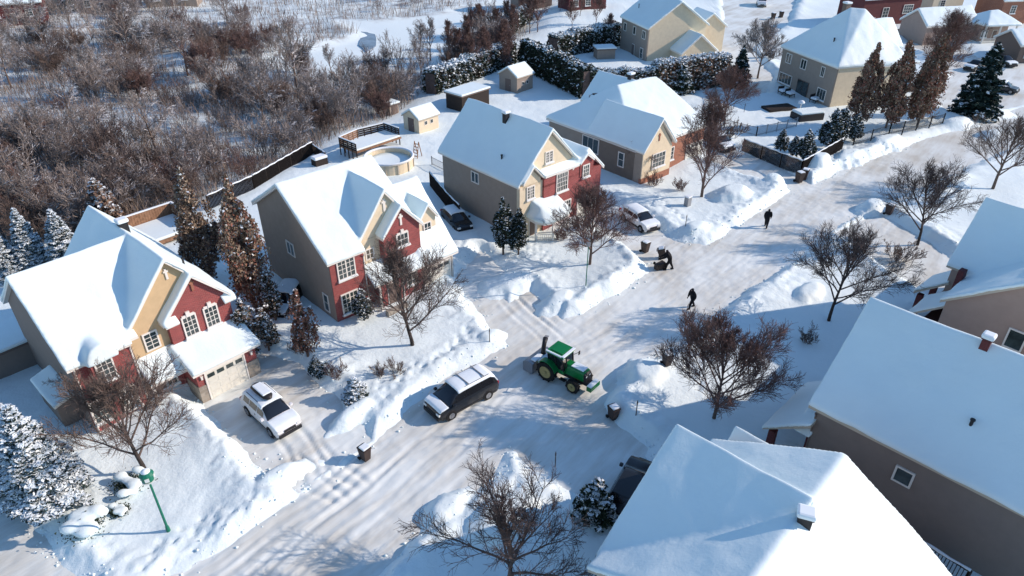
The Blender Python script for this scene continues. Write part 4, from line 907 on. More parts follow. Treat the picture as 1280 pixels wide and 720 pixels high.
# brushwood: the rest of the thicket, hundreds of small bushes beyond counting, one object
T_,C_=bare(seed=99,h=2.6,spread=2,trunk_h=.1,multi=8,elev=(50,86),r0=.022,nb=6,nt=4,ns=1,twr=.013)
bv=np.array(T_.v+C_.v); k0=len(T_.v); bf=[f for f in T_.f if len(f)==4]+[tuple(i+k0 for i in f) for f in C_.f if len(f)==4]; bf=np.array(bf)
rs=np.random.RandomState(31); Vs=[];Fs=[];Ms=[];c=0
while c<200:
    px=rs.uniform(-200,680); py=rs.uniform(-30,300); p=P(px,py)
    if p.y>215 or inpoly(p.x,p.y,woodW)>-.8 or inpoly(p.x,p.y,rivW)<1: continue
    if py<60 and px>330 and rs.rand()<.75: continue
    if rs.rand()>min(1,p.y/130+.3): continue
    a=rs.rand()*6.28; q=rs.uniform(.6,1.35)*(1+max(0,p.y-80)/200); R3=np.array([[math.cos(a),-math.sin(a),0],[math.sin(a),math.cos(a),0],[0,0,1]])
    Vs.append(bv@R3.T*q*np.array([1.15,1.15,rs.uniform(.8,1.3)])+[p.x,p.y,H(p.x,p.y)-.1]); Fs.append(bf+c*len(bv)); Ms.append(np.full(len(bf),rs.choice([0,1,2],p=[.3,.6,.1]))); c+=1
o=mesh_np('brushwood',np.concatenate(Vs),np.concatenate(Fs),['twig','twiggrey','twigred'],np.concatenate(Ms)); tag(o,'grey brown brushwood filling the wetland between the larger shrubs','brushwood',kind='stuff')
# ---------------- yards: fences, sheds, pool ----------------
def fence(pts,h,label,m='darkwood',snow=True,boards=True,post=2.2,cat='fence',name='fence',z=None,gap=False):
    P0=pts[0]; r=empty(name,P0,0,label,cat)
    for a,b in zip(pts[:-1],pts[1:]):
        a=Vector(a)-P0;b=Vector(b)-P0; L=(b-a).length; n=max(1,int(L/post)); f=MB(); s=MB()
        if gap:
            for k in range(int(L/.14)):
                q=a.lerp(b,k/(L/.14)); f.bar(q+Vector((0,0,-.1)),q+Vector((0,0,h*.93)),.025,.025)
            for zz in (.15,h*.93): f.bar(a+Vector((0,0,zz)),b+Vector((0,0,zz)),.04,.05)
            f.build('railing',m,r)
        else:
            k=max(2,int(L/.16)); d=(b-a)/k
            for i in range(k):
                q=a+d*(i+.5); dz=.015*((i*7)%3); f.bar(q+Vector((0,0,-.4)),q+Vector((0,0,h-.04+dz)),.145,.03,up=d)
            f.bar(a+Vector((0,0,h-.05)),b+Vector((0,0,h-.05)),.09,.05)
            f.build('fence_panel',m,r)
        for i in range(n+1):
            q=a.lerp(b,i/n); p_=MB(); p_.bar(q+Vector((0,0,-.5)),q+Vector((0,0,h+.06)),.11,.11); p_.build('post',m,r)
        if snow:
            k=max(4,int(L/.4)); pl=[a.lerp(b,i/k)+Vector((0,0,h+.03+.03*math.sin(i*1.7))) for i in range(k+1)]
            s.tube(pl,[.05+.035*abs(math.sin(i*2.3)) for i in range(k+1)],6); s.build('snow_cap','treesnow',r,smooth=True)
    return r
fence([PG(262,262),PG(318,236),PG(392,192)],1.5,'black board fence behind the pool house garden')
fence([PG(392,192),PG(408,203)],1.2,'short black fence return beside the covered box',snow=True)
fence([PG(928,188),PG(1001,213),PG(1052,186)],1.5,'dark board fence with snowy rail wrapping the corner by the cedars')
fence([PG(1066,182),PG(1110,170),PG(1178,154)],1.3,'open metal fence in front of the rust brown columnar trees','black',False,post=2.4,gap=True)
fence([PG(893,118),PG(905,160),PG(945,170),PG(995,158)],1.2,'pale pool safety fence with dark posts in the shaded yard','galv',False,post=1.6,gap=True)
fence([PG(600,222),PG(560,216),PG(540,206)],1.0,'low fence between the pool yard and the third brick house','galv',False,gap=True)
fence([PG(538,232),PG(562,262),PG(575,275)],1.6,'dark fence gate beside the black car between two brick houses')
fence([PG(1140,700),PG(1200,738)],1.5,'dark fence below the large shaded wall at the bottom right')
def shed(px,py,rot,w,d,h,rh,label,wm,name='shed',door=True,flat=False):
    p=PG(px,py); r=empty(name,(p.x,p.y,p.z-.1),R(rot),label,'shed'); b=MB()
    if flat: b.box(-w/2,-d/2,-.3,w/2,d/2,h)
    else: b.prism([(-w/2,-.3),(-w/2,h),(0,h+rh),(w/2,h),(w/2,-.3)],1,-d/2,d/2)
    b.build('wall',wm,r); o=.2
    s=MB()
    if flat: s.box(-w/2-o,-d/2-o,h+.14,w/2+o,d/2+o,h+.4); q=MB(); q.box(-w/2-o,-d/2-o,h,w/2+o,d/2+o,h+.14); rf=q.build('roof','browntrim',r)
    else:
        k=rh/(w/2); q=MB(); q.prism([(-w/2-o,h-o*k),(0,h+rh),(w/2+o,h-o*k),(w/2+o,h-o*k+.1),(0,h+rh+.1),(-w/2-o,h-o*k+.1)],1,-d/2-o,d/2+o); rf=q.build('roof','beigetrim',r)
        s.prism([(-w/2-o,h-o*k+.1),(0,h+rh+.1),(w/2+o,h-o*k+.1),(w/2+o,h-o*k+.36),(0,h+rh+.38),(-w/2-o,h-o*k+.36)],1,-d/2-o,d/2+o)
    s.build('snow_cover','roofsnow',rf,bevel=.1)
    if door:
        q=MB(); q.box(-.55,-d/2-.05,0,.55,-d/2+.02,1.85); dd=q.build('door','browntrim',r); q=MB(); q.box(.38,-d/2-.1,.9,.44,-d/2-.05,1.05); q.build('handle','steel',dd)
    for y in (-.5,.5):
        q=MB(); q.box(w/2-.01,y-.25,1.0,w/2+.04,y+.25,1.55); wn=q.build('window','trim',r); q=MB(); q.box(w/2+.04,y-.19,1.06,w/2+.05,y+.19,1.49); q.build('pane','glass',wn)
    return r
shed(527,160,-42,3.0,3.4,1.9,.9,'small cream garden shed with snowy gable roof beside the pool ladder','cream')
shed(645,110,-42,3.6,3.6,2.3,1.1,'grey garden shed with snowy hipped looking roof in front of the tall hedge','stucco')
shed(585,132,48,5.4,3.2,2.2,0,'black flat roofed shelter behind the third brick house','darkwood','shelter',False,True)
shed(489,142,48,1.6,1.6,1.5,0,'little blue shaded shed at the edge of the thicket','stucco','shed',True,True)
shed(755,72,10,3.2,2.4,1.7,0,'low snow roofed shed behind the long hedge','stucco','shed',False,True)
shed(5,455,50,4.0,3.4,1.9,0,'low snow roofed shelter cut by the left edge beside the far left house','stucco_side','shelter',False,True)
# round pool
pc=PG(487,208); r=empty('swimming_pool',(pc.x,pc.y,pc.z-.1),0,'round above ground pool filled with snow behind the pool house','pool')
mb=MB(); mb.lathe([(2.75,-.2),(2.75,1.25),(2.65,1.25),(2.65,-.2)],40,cap=False); mb.build('pool_wall','cream',r)
mb=MB(); mb.lathe([(2.6,1.28),(2.92,1.28),(2.92,1.34),(2.6,1.34),(2.6,1.28)],40,cap=False); mb.build('rim','trim',r)
mb=MB(); mb.lathe([(.01,.72),(2.0,.74),(2.6,.82),(2.64,.5),(.01,.5)],40); mb.build('snow_cover','snow',r,smooth=True)
mb=MB(); mb.lathe([(2.62,1.36),(2.9,1.36),(2.84,1.47),(2.7,1.47),(2.62,1.36)],40,cap=False); mb.build('rim_snow','treesnow',r,smooth=True)
for i in range(12):
    a=2*PI*i/12; mb=MB(); mb.box(2.74,-.07,-.2,2.86,.07,1.3); mb.build('post','beigetrim',r,rot=(0,0,a))
# pool deck with dark railing
pd_=PG(465,192); r=empty('pool_deck',(pd_.x,pd_.y,pd_.z-.1),R(48),'raised wooden deck with dark railings wrapping the round pool','deck')
mb=MB(); mb.box(-2.6,-.6,1.0,4.2,2.6,1.2); mb.build('deck_floor','wood',r); mb=MB(); mb.box(-2.5,-.5,1.2,4.1,2.5,1.42); mb.build('snow_cover','snow',r,bevel=.08)
for (a,b,m) in (((-2.6,-.6),(-2.6,2.6),'darkwood'),((-2.6,2.6),(.5,3.2),'wood'),((.5,3.2),(4.2,2.6),'darkwood'),((4.2,2.6),(4.2,-.2),'darkwood')):
    f=MB()
    for zz in (1.35,1.6,1.85,2.1): f.bar((*a,zz),(*b,zz),.03,.2)
    for t in (0,.25,.5,.75,1): f.bar((a[0]+(b[0]-a[0])*t,a[1]+(b[1]-a[1])*t,-.3),(a[0]+(b[0]-a[0])*t,a[1]+(b[1]-a[1])*t,2.2),.1,.1)
    f.build('railing',m,r); f=MB(); f.bar((*a,2.26),(*b,2.26),.12,.09); f.build('rail_snow','treesnow',r)
lp=PG(522,196); r=empty('pool_ladder',lp,R(-30),'reddish wooden A frame ladder standing at the right of the pool','ladder')
for sx in (-.3,.3):
    f=MB(); f.bar((sx,-.5,-.2),(sx,0,1.9),.07,.07); f.bar((sx,.5,-.2),(sx,0,1.9),.07,.07); f.build('side_rail','wood',r)
for i in range(5):
    f=MB(); z=.2+i*.35; y=-.5+.5*(z+.2)/2.1; f.box(-.3,y-.08,z,.3,y+.08,z+.04); f.build('rung','wood',r)
# back deck of the far left house
p=P(193,288,1.0); r=empty('back_deck',(p.x,p.y,.2),R(48),'snow filled back deck boxed in by brown wooden privacy walls','deck')
mb=MB(); mb.box(-2.9,-2.2,.3,2.9,2.2,.6); mb.build('deck_floor','wood',r); mb=MB(); mb.box(-2.8,-2.1,.6,2.8,2.1,.9); mb.build('snow_cover','snow',r,bevel=.1)
for (x0,y0,x1,y1) in ((-3,2.1,3,2.25),(2.85,-2.2,3,2.1),(-3,-2.2,-2.85,2.1)):
    mb=MB(); L_=max(x1-x0,y1-y0); k=int(L_/.25)
    for i in range(k):
        t0=i/k;t1=(i+.93)/k
        if x1-x0>y1-y0: mb.box(x0+(x1-x0)*t0,y0,-.4,x0+(x1-x0)*t1,y1,1.95)
        else: mb.box(x0,y0+(y1-y0)*t0,-.4,x1,y0+(y1-y0)*t1,1.95)
    w_=mb.build('privacy_wall','wood',r); mb=MB(); mb.box(x0-.04,y0-.04,1.96,x1+.04,y1+.04,2.08); mb.build('snow_cap','treesnow',w_,bevel=.04)
pb=PG(400,205); r=empty('storage_box',pb,R(45),'dark box under thick snow at the end of the black fence','box'); mb=MB(); mb.box(-.8,-.5,-.1,.8,.5,.7); mb.build('body','darkwood',r); mb=MB(); mb.box(-.85,-.55,.7,.85,.55,1.05); mb.build('snow_cap','treesnow',r,bevel=.12)
# covered patio set in the hipped house yard
p=PG(976,136); r=empty('patio_deck',(p.x,p.y,p.z),R(17),'dark brown patio deck behind the hipped roof house','deck'); mb=MB(); mb.box(-2.6,-1.2,-.2,1.8,1.0,.35)
for i in range(15): mb.box(-2.6+i*.28,-1.2,.35,-2.6+i*.28+.25,1.0,.38)
mb.build('deck_floor','darkwood',r)
p=PG(1008,148); r=empty('hot_tub',p,R(17),'dark square hot tub with thick snow lid on the hipped house patio','hot tub'); mb=MB(); mb.box(-1.9,-1.1,-.1,1.9,1.1,.85); mb.build('body','black',r,bevel=.05); mb=MB(); mb.box(-1.85,-1.05,.85,1.85,1.05,1.2); mb.build('snow_cap','snow',r,bevel=.15)
p=PG(998,146); r=empty('bird_feeder',p,0,'white topped post beside the snow covered hot tub','feeder'); mb=MB(); mb.tube([(0,0,-.2),(0,0,1.9)],[.06,.06],8); mb.build('post','trim',r); mb=MB(); mb.lathe([(.4,1.9),(.45,2.0),(.3,2.2),(.05,2.3)],12); mb.build('snow_cap','treesnow',r)
for i,(x,y,l) in enumerate([(978,118,'left snow padded patio chair under the hipped house windows'),(987,121,'middle snow padded patio chair under the hipped house windows'),(1018,128,'snow piled patio chair right of the glass patio door')]):
    p=PG(x,y); r=empty('patio_chair',p,R(17+i*8),l,'chair','patio chairs'); mb=MB(); mb.box(-.5,-.5,.35,.5,.6,.45); mb.build('seat','black',r); mb=MB(); mb.box(-.5,.5,.45,.5,.6,1.1); mb.build('backrest','black',r)
    for sx in (-.45,.45):
        for sy in (-.45,.5): mb=MB(); mb.box(sx-.03,sy-.03,-.2,sx+.03,sy+.03,.35); mb.build('leg','black',r)
    mb=MB(); mb.box(-.52,-.52,.46,.52,.48,.8); mb.build('snow_cap','treesnow',r,bevel=.12)
# ---------------- street furniture ----------------
p=PG(210.7,663.5); p.z-=.15; r=empty('street_lamp',p,0,'green street lamp with four sided lantern on the lower left lawn','street lamp')
mb=MB(); mb.tube([(0,0,-.4),(0,0,4.0)],[.075,.055],10); mb.lathe([(.11,-.1),(.11,.35),(.09,.5),(.08,.55)],10); mb.build('pole','lampgreen',r,smooth=False)
mb=MB(); mb.lathe([(.10,3.9),(.27,4.05),(.31,4.15),(.31,4.42),(.36,4.46),(.30,4.56),(.16,4.68),(.04,4.72)],12); hd=mb.build('lamp_head','lampgreen',r,smooth=False)
mb=MB(); mb.lathe([(.30,4.0),(.33,4.06),(.05,4.07)],12); mb.build('lens','lens',hd); mb=MB()
for i in range(4):
    a=i*PI/2+.4; mb=MB(); mb.box(.29,-.1,4.18,.33,.1,4.4); mb.build('side_pane','lens',hd,rot=(0,0,a))
mb=MB(); mb.lathe([(.2,4.6),(.24,4.66),(.14,4.74),(.03,4.78)],10); mb.build('snow_cap','treesnow',hd,smooth=True)
def lamp2(px,py,h,arm,az,label,m='galv'):
    p=PG(px,py); r=empty('street_lamp',p,R(az),label,'street lamp'); mb=MB(); mb.tube([(0,0,-.4),(0,0,h)],[.10,.06],8); mb.build('pole',m,r)
    mb=MB(); mb.tube([(0,0,h-.2),(arm*.4,0,h+.05),(arm,0,h+.1)],[.04,.04,.04],6); mb.build('arm',m,r); mb=MB(); mb.box(arm-.15,-.17,h+.02,arm+.75,.17,h+.18); hd=mb.build('lamp_head','black',r,bevel=.04); mb=MB(); mb.box(arm,-.12,h-.01,arm+.6,.12,h+.02); mb.build('lens','lens',hd)
lamp2(733,183,6.4,.5,0,'tall grey street lamp rising between the third brick house and the bungalow')
p=PG(732.3,357); r=empty('sign_pole',p,R(20),'thin dark pole with a small plate on the mounded corner lawn','pole'); mb=MB(); mb.tube([(0,0,-.4),(0,0,4.0)],[.045,.04],8); mb.build('pole','lampgreen',r); mb=MB(); mb.box(-.16,-.09,3.7,.16,.09,4.05); mb.build('lamp_box','galv',r,bevel=.03)
p=PG(896,62); r=empty('sign_pole',p,R(30),'thin pole with a dark sign near the cream house corner','pole'); mb=MB(); mb.tube([(0,0,-.3),(0,0,4.6)],[.06,.05],6); mb.build('pole','galv',r); mb=MB(); mb.box(-.45,-.05,1.3,.45,.05,2.3); mb.build('sign_board','black',r); mb=MB(); mb.box(-.3,-.15,4.5,.3,.15,4.8); mb.build('lamp_head','black',r)
def stake(px,py,label,h=1.2,m='darkbark'):
    p=PG(px,py); mb=MB(); mb.tube([(0,0,-.3),(0,0,h)],[.035,.03],6); mb.tube([(0,0,h*.75),(0,0,h*.9)],[.045,.045],6); o=mb.build('snow_stake',m,loc=p); tag(o,label,'snow stake','driveway snow stakes')
for a in [(612,425,'thin stake at the corner of the driveway beside the pool house lawn'),(795,518,'thin stake on the curved snowbank near the single bin'),(694,583,'thin dark stake on the shaded lawn beside the tractor street'),(856,288,'thin stake on the snowbank near the white car'),(930,140,'thin stake in the shaded pool yard')]: stake(*a)
p=PG(859,257); r=empty('utility_box',p,R(40),'greenish utility box half buried in the bungalow lawn','utility box'); mb=MB(); mb.box(-.3,-.25,-.3,.3,.25,.95); mb.build('body','galv',r,bevel=.03); mb=MB(); mb.box(-.33,-.28,.95,.33,.28,1.1); mb.build('snow_cap','treesnow',r,bevel=.05)
# wheelie bins
def make_bin():
    r=empty('wheelie_bin',(0,0,0)); mb=MB()
    mb.add([(-.22,-.26,.08),(.22,-.26,.08),(.22,.26,.08),(-.22,.26,.08),(-.29,-.36,1.0),(.29,-.36,1.0),(.29,.36,1.0),(-.29,.36,1.0)],[(0,3,2,1),(4,5,6,7),(0,1,5,4),(1,2,6,5),(2,3,7,6),(3,0,4,7)])
    mb.build('body','binplastic',r,bevel=.025)
    mb=MB(); mb.box(-.32,-.40,1.0,.32,.36,1.06); mb.box(-.27,-.34,1.06,.27,.28,1.09); l=mb.build('lid','binplastic',r,bevel=.02)
    mb=MB(); mb.box(-.27,-.33,1.09,.27,.2,1.2); mb.build('snow_cap','treesnow',l,bevel=.04)
    mb=MB(); mb.tube([(-.25,.42,.98),(.25,.42,.98)],[.02,.02],6); mb.build('handle','black',r)
    for s in (-1,1):
        mb=MB(); mb.lathe([(.13,-.04),(.13,.04)],14,0,'y'); mb.build('wheel','rubber',r,loc=(s*.27,.3,.13),rot=(0,0,PI/2))
    return r
bin0=make_bin(); GBN='wheelie bins put out along the street'; first=True
for (x,y,rz,s,l,tilt) in [(457,574,50,.95,'dark bin at the end of the rutted driveway, lower left of the van',0),(766,523,30,.95,'brown bin on the road edge between the tractor and the nearest roof',0),(833,456,20,.95,'dark bin left of the reddish bare tree',0),(895,410,30,.95,'dark bin at the shaded snowbank above the reddish bare tree',0),
    (998,228,20,1.15,'left bin of the close pair at the bungalow driveway mouth',0),(1004,224,60,1.15,'right bin of the close pair at the bungalow driveway mouth',0),(806,315,40,1.0,'brown bin standing beside the snowbank left of the person in the street',0),(1112,262,40,1.0,'small dark bin near the tree above the shaded driveway',0),
    (966,24,20,1.2,'left bin of the pair on the far snowbank at the top',0),(976,22,20,1.2,'right bin of the pair on the far snowbank at the top',0),(959,70,20,1.2,'left dark bin beside the far pale tree',0),(964,73,20,1.2,'right dark bin beside the far pale tree',0)]:
    o=bin0 if first else copy_tree(bin0); first=False
    p=PG(x,y); o.location=(p.x,p.y,p.z-.03); o.rotation_euler=(R(tilt),0,R(rz)); o.scale=(s,s,s); tag(o,l,'bin',GBN)
# ---------------- vehicles ----------------
def make_car(name,L,Wd,Ht,prof,body,label,cat,snow=('roof','hood'),clad='black',hood=.95,wheel_r=.34,loc=(0,0,0),rz=0,rack=False,boxon=False,rearglass=True,sidesnow=False,snowmat='carsnow',lower=None):
    """prof: dict of fractions along the length from the front: cowl, roof0, roof1, tail ; z: belt"""
    r=empty(name,loc,rz,label,cat); cw,r0,r1,tl=prof; belt=hood+.02
    xs_=sorted(set([0,.015,.05,.12,.2,cw-.02,cw,cw+(r0-cw)*.33,cw+(r0-cw)*.66,r0,r0+.06,(r0+r1)/2,r1-.05,r1,r1+(tl-r1)*.5,tl,.985,1.0]))
    def top(f):
        if f<=cw: return hood-.13*(1-min(1,f/max(cw,.01)))**1.5-(.25 if f<.015 else .1 if f<.04 else 0)
        if f<=r0: t=(f-cw)/(r0-cw); return hood+(Ht-hood)*(1-(1-t)**1.35)
        if f<=r1: t=(f-r0)/(r1-r0); return Ht+.02*math.sin(PI*t)-.02*t
        if f<=tl: t=(f-r1)/(tl-r1); return Ht-.02-(Ht-hood-.12)*t**1.2
        t=(f-tl)/max(1e-3,1-tl); return hood+.10-.25*t
    def sec(f):
        e=1-.16*max(0,1-f/.09)**2-.08*max(0,(f-.93)/.07)**2; hw=Wd/2*e; T=top(f); cab=max(0,min(1,(T-hood)/(Ht-hood))); bl=min(belt,T-.04)
        rw_=hw*(.86-.16*cab); zb=.22+(.14 if f<.02 or f>.985 else 0)
        half=[(hw*.93,zb),(hw*1.0,zb+.22),(hw*1.0,bl-.18),(hw*.955,bl),(rw_*1.03,max(bl+.01,T-.13*cab-.02)),(rw_*.93,T-.035),(rw_*.5,T),]
        return half
    def ring(f,off=0):
        h_=sec(f); pts=[(y,z) for y,z in h_]+[(-y,z) for y,z in h_[::-1]]
        return [(y+ (off if y>0 else -off)*(1 if z<top(f)-.05 else .3),z+(off if z>top(f)-.06 else 0)) for y,z in pts]
    X_=lambda f:(.5-f)*L
    mb=MB(); k=len(sec(0))*2; V=[];F=[]
    for f in xs_: V+=[(X_(f),y,z) for y,z in ring(f)]
    for i in range(len(xs_)-1):
        for j in range(k): F.append((i*k+j,i*k+(j+1)%k,(i+1)*k+(j+1)%k,(i+1)*k+j))
    F.append(tuple(range(k))); F.append(tuple((len(xs_)-1)*k+j for j in range(k)))
    mb.add(V,F); b=mb.build('body',body,r,smooth=True); m=b.modifiers.new('e','EDGE_SPLIT'); m.split_angle=R(38)
    def patch(nm,f0,f1,j0,j1,mt,off=.012,thick=0,n=6,parent=r,inset=0):
        mb=MB(); V=[];F=[]; fs=[f0+(f1-f0)*i/n for i in range(n+1)]; js=list(range(j0,j1+1))
        for f in fs:
            rg=ring(f,off); q=[rg[j] for j in js]
            if inset: # pull first and last inwards
                a,c=q[0],q[1]; q[0]=(a[0]+(c[0]-a[0])*inset,a[1]+(c[1]-a[1])*inset); a,c=q[-1],q[-2]; q[-1]=(a[0]+(c[0]-a[0])*inset,a[1]+(c[1]-a[1])*inset)
            V+=[(X_(f),y,z) for y,z in q]
        w=len(js)
        for i in range(n):
            for j in range(w-1): F.append((i*w+j,i*w+j+1,(i+1)*w+j+1,(i+1)*w+j))
        mb.add(V,F); o=mb.build(nm,mt,parent,smooth=True)
        if thick: 
            s=o.modifiers.new('s','SOLIDIFY'); s.thickness=thick; s.offset=1; s=o.modifiers.new('b','BEVEL'); s.width=thick*.45; s.segments=2
            bm=bmesh.new(); bm.from_mesh(o.data); 
            if sum(f_.normal.z for f_ in bm.faces)<0: bmesh.ops.reverse_faces(bm,faces=bm.faces)
            bm.to_mesh(o.data); bm.free()
        return o
    # windscreen and rear screen span the top points, side windows sit between belt and roof edge
    patch('windscreen',cw+.01,r0-.015,4,9,'carglass',.012,inset=.15)
    if rearglass: patch('rear_window',r1+.02,r1+(tl-r1)*.8,4,9,'carglass',.012,inset=.15)
    wl=[(cw+(r0-cw)*.62,r0+.09),(r0+.105,(r0+r1)/2+.07),((r0+r1)/2+.085,r1+.0)]
    for a,c in wl:
        patch('side_window',a,c,3,4,'carglass',.014,inset=.12,n=3); patch('side_window',a,c,9,10,'carglass',.014,inset=.12,n=3)
    for jj in ((0,1),(12,13)): patch('sill_cladding',.06,.95,jj[0],jj[1],clad,.012,n=10)
    bp=MB(); bp.box(L/2-.06,-Wd*.43,.24,L/2+.05,Wd*.43,.5); bb=bp.build('front_bumper',clad,r,bevel=.04); bp=MB(); bp.box(-L/2-.05,-Wd*.43,.28,-L/2+.06,Wd*.43,.52); bp.build('rear_bumper',clad,r,bevel=.04)
    g=MB(); g.box(L/2-.02,-Wd*.22,.55,L/2+.025,Wd*.22,.72); g.build('grille','black',r)
    pl_=MB(); pl_.box(-L/2-.065,-.26,.55,-L/2-.03,.26,.68); pl_.build('number_plate','trim',r)
    for s in (-1,1):
        q=MB(); q.box(L/2-.16,s*Wd*.36-.17,.62,L/2+.0,s*Wd*.36+.17,.78); q.build('headlight','lens',r,bevel=.03)
        q=MB(); q.box(-L/2-.02,s*Wd*.4-.12,.75,-L/2+.12,s*Wd*.4+.12,1.0); q.build('taillight','redlens',r,bevel=.03)
        q=MB(); q.box(X_(cw+.07)-.12,s*(Wd/2+.02)-.02*s,belt,X_(cw+.07)+.1,s*(Wd/2+.2),belt+.16); q.build('mirror',body,r,bevel=.03)
        q=MB(); q.bar((X_(r0+.12),s*(Wd/2+.012),belt-.2),(X_(r0+.15),s*(Wd/2+.012),belt-.2),.03,.03); q.build('door_handle','black',r)
        for f in (.185,.80):
            a_=MB(); a_.lathe([(wheel_r+.07,-.02),(wheel_r+.07,.02)],22,0,'y'); a_.build('wheel_arch','black',r,loc=(X_(f),s*(Wd/2-.005),wheel_r))
            w=MB(); w.lathe([(wheel_r*.6,-.11),(wheel_r*.95,-.11),(wheel_r,-.07),(wheel_r,.07),(wheel_r*.95,.11),(wheel_r*.6,.11)],24,0,'y'); wo=w.build('wheel','rubber',r,loc=(X_(f),s*(Wd/2-.07),wheel_r))
            w=MB(); w.lathe([(wheel_r*.12,s*.115),(wheel_r*.62,s*.118)],20,0,'y'); 
            for t in range(5):
                c_,s_=math.cos(t*1.2566),math.sin(t*1.2566); w.bar((c_*wheel_r*.1,s*.12,s_*wheel_r*.1),(c_*wheel_r*.6,s*.12,s_*wheel_r*.6),.03,.05,up=(0,1,0))
            w.build('rim','rim',wo)
    if rack:
        for s in (-1,1):
            q=MB(); q.tube([(X_(r0+.08),s*Wd*.34,Ht+.02),(X_(r0+.1),s*Wd*.34,Ht+.09),(X_(r1-.05),s*Wd*.34,Ht+.09),(X_(r1-.03),s*Wd*.34,Ht)],[.022]*4,6); q.build('roof_rail','black',r)
    if 'roof' in snow: sr=patch('roof_snow',r0-.02,r1+.03,4,9,snowmat,.01,.13,8)
    if 'roofbars' in snow:
        for f in (r0+.16,r1-.14):
            q=MB(); q.bar((X_(f),-Wd*.36,Ht+.17),(X_(f),Wd*.36,Ht+.17),.07,.05); q.build('roof_bar','galv',r)
    if 'hood' in snow: patch('hood_snow',.03,cw-.005,3,10,snowmat,.01,.09,6)
    if 'rear' in snow: patch('rear_snow',r1+.02,min(.99,tl+.03),4,9,snowmat,.01,.08,4)
    if sidesnow:
        for a,c in ((r0+.02,r0+.16),(r0+.25,r0+.42)): 
            patch('side_snow',a,c,9,10,snowmat,.02,.03,3)
    if boxon:
        q=MB(); zc=Ht+.28
        prof_=[(-.95,.30),(-.85,.42),(0,.46),(.8,.40),(1.0,.15)]
        for i,(x,w) in enumerate(prof_): pass
        q.tube([(-.95,0,zc),(-.85,0,zc),(-.1,0,zc+.02),(.7,0,zc),(1.0,0,zc-.05)],[.16,.36,.4,.34,.12],12)
        o=q.build('roof_box','black',r,smooth=True,loc=(X_((r0+r1)/2)+.1,0,0)); o.scale=(1,1,.5); o.location.z=zc*.5+.02
        q=MB(); q.box(-.7,-.3,0,.7,.3,.1); q.build('box_snow',snowmat,r,loc=(X_((r0+r1)/2)+.1,0,Ht+.44),bevel=.05)
    return r
M['whitecar']=mat('white_car_paint',(.74,.75,.76),.3,0,.5); M['silvercar']=mat('silver_car_paint',(.42,.44,.46),.3,.5,.5); M['blackcar']=mat('black_car_paint',(.015,.017,.02),.2,0,.5); M['darkcar']=mat('dark_grey_car_paint',(.05,.055,.06),.25,.2,.5)
def carat(a,b):   # rear ground px, front ground px -> centre and heading
    p=P(*a,.03);q=P(*b,.03); c=(p+q)/2; d=q-p; return Vector((c.x,c.y,.03)),math.atan2(d.y,d.x)
van=dict(prof=(.17,.36,.90,.965),hood=1.05)
c,a=carat((612,483),(541,522)); 
make_car('minivan',4.95,1.95,1.74,(.16,.36,.91,.97),'blackcar','black minivan plastered with snow parked against the snowbank left of the tractor','minivan',('roof','hood','rear','roofbars'),hood=1.06,wheel_r=.35,loc=c,rz=a,sidesnow=True,rack=True)
c,a=carat((315,500),(368,548))
make_car('suv',4.6,1.86,1.66,(.24,.42,.88,.96),'whitecar','white snow dusted wagon with black roof box in the rutted driveway','car',('roof','hood'),hood=1.02,wheel_r=.36,loc=c,rz=a,rack=True,boxon=True)
c,a=carat((780,268),(818,293)); make_car('parked_car',4.5,1.85,1.5,(.24,.42,.84,.93),'whitecar','white car with snowy roof in the driveway of the third brick house','car',('roof','hood'),hood=.95,loc=c,rz=a)
c,a=carat((880,175),(915,193)); make_car('parked_car',4.6,1.85,1.6,(.24,.42,.86,.95),'darkcar','car buried under thick snow beside the bungalow garage','car',('roof','hood','rear'),hood=1.0,loc=c,rz=a)
c,a=carat((779,636),(797,603)); c.z+=.1; make_car('parked_car',4.5,1.82,1.55,(.24,.42,.86,.95),'blackcar','dark car half hidden by the left edge of the nearest roof','car',(),hood=.98,loc=c,rz=a)
c,a=carat((366,372),(352,392)); make_car('parked_car',4.5,1.8,1.5,(.24,.42,.86,.95),'blackcar','dark car in the gap between the far left house and the pool house','car',('roof','hood'),loc=c,rz=a)
c,a=carat((560,270),(583,293)); make_car('parked_car',4.3,1.8,1.5,(.24,.42,.84,.93),'blackcar','black car with snowy roof in the driveway beside the third brick house','car',('roof',),hood=.95,loc=c,rz=a)
c,a=carat((1122,44),(1150,42)); make_car('pickup_truck',5.0,1.95,1.75,(.24,.36,.60,.66),'blackcar','black pickup in the driveway behind the hipped roof house','pickup',('hood',),hood=1.1,wheel_r=.38,loc=c,rz=a)
c,a=carat((1232,84),(1205,90)); make_car('parked_car',4.6,1.85,1.6,(.24,.42,.86,.95),'blackcar','black car behind the top of the large blue green spruce','car',('hood',),loc=c,rz=a)
c,a=carat((1240,112),(1262,116)); make_car('parked_car',4.4,1.8,1.5,(.24,.42,.84,.93),'darkcar','dark car with snowy roof right of the large blue green spruce','car',('roof',),loc=c,rz=a)
c,a=carat((1244,78),(1262,84)); make_car('parked_car',4.6,1.85,1.65,(.24,.42,.86,.95),'blackcar','black car nearest the low brown garage at the upper right','car',('hood',),loc=c,rz=a)
c,a=carat((950,2),(953,12)); make_car('delivery_van',5.2,2.0,2.2,(.12,.26,.95,.985),'whitecar','white van facing the camera at the top of the photo','van',('roof',),hood=1.3,loc=c,rz=a)
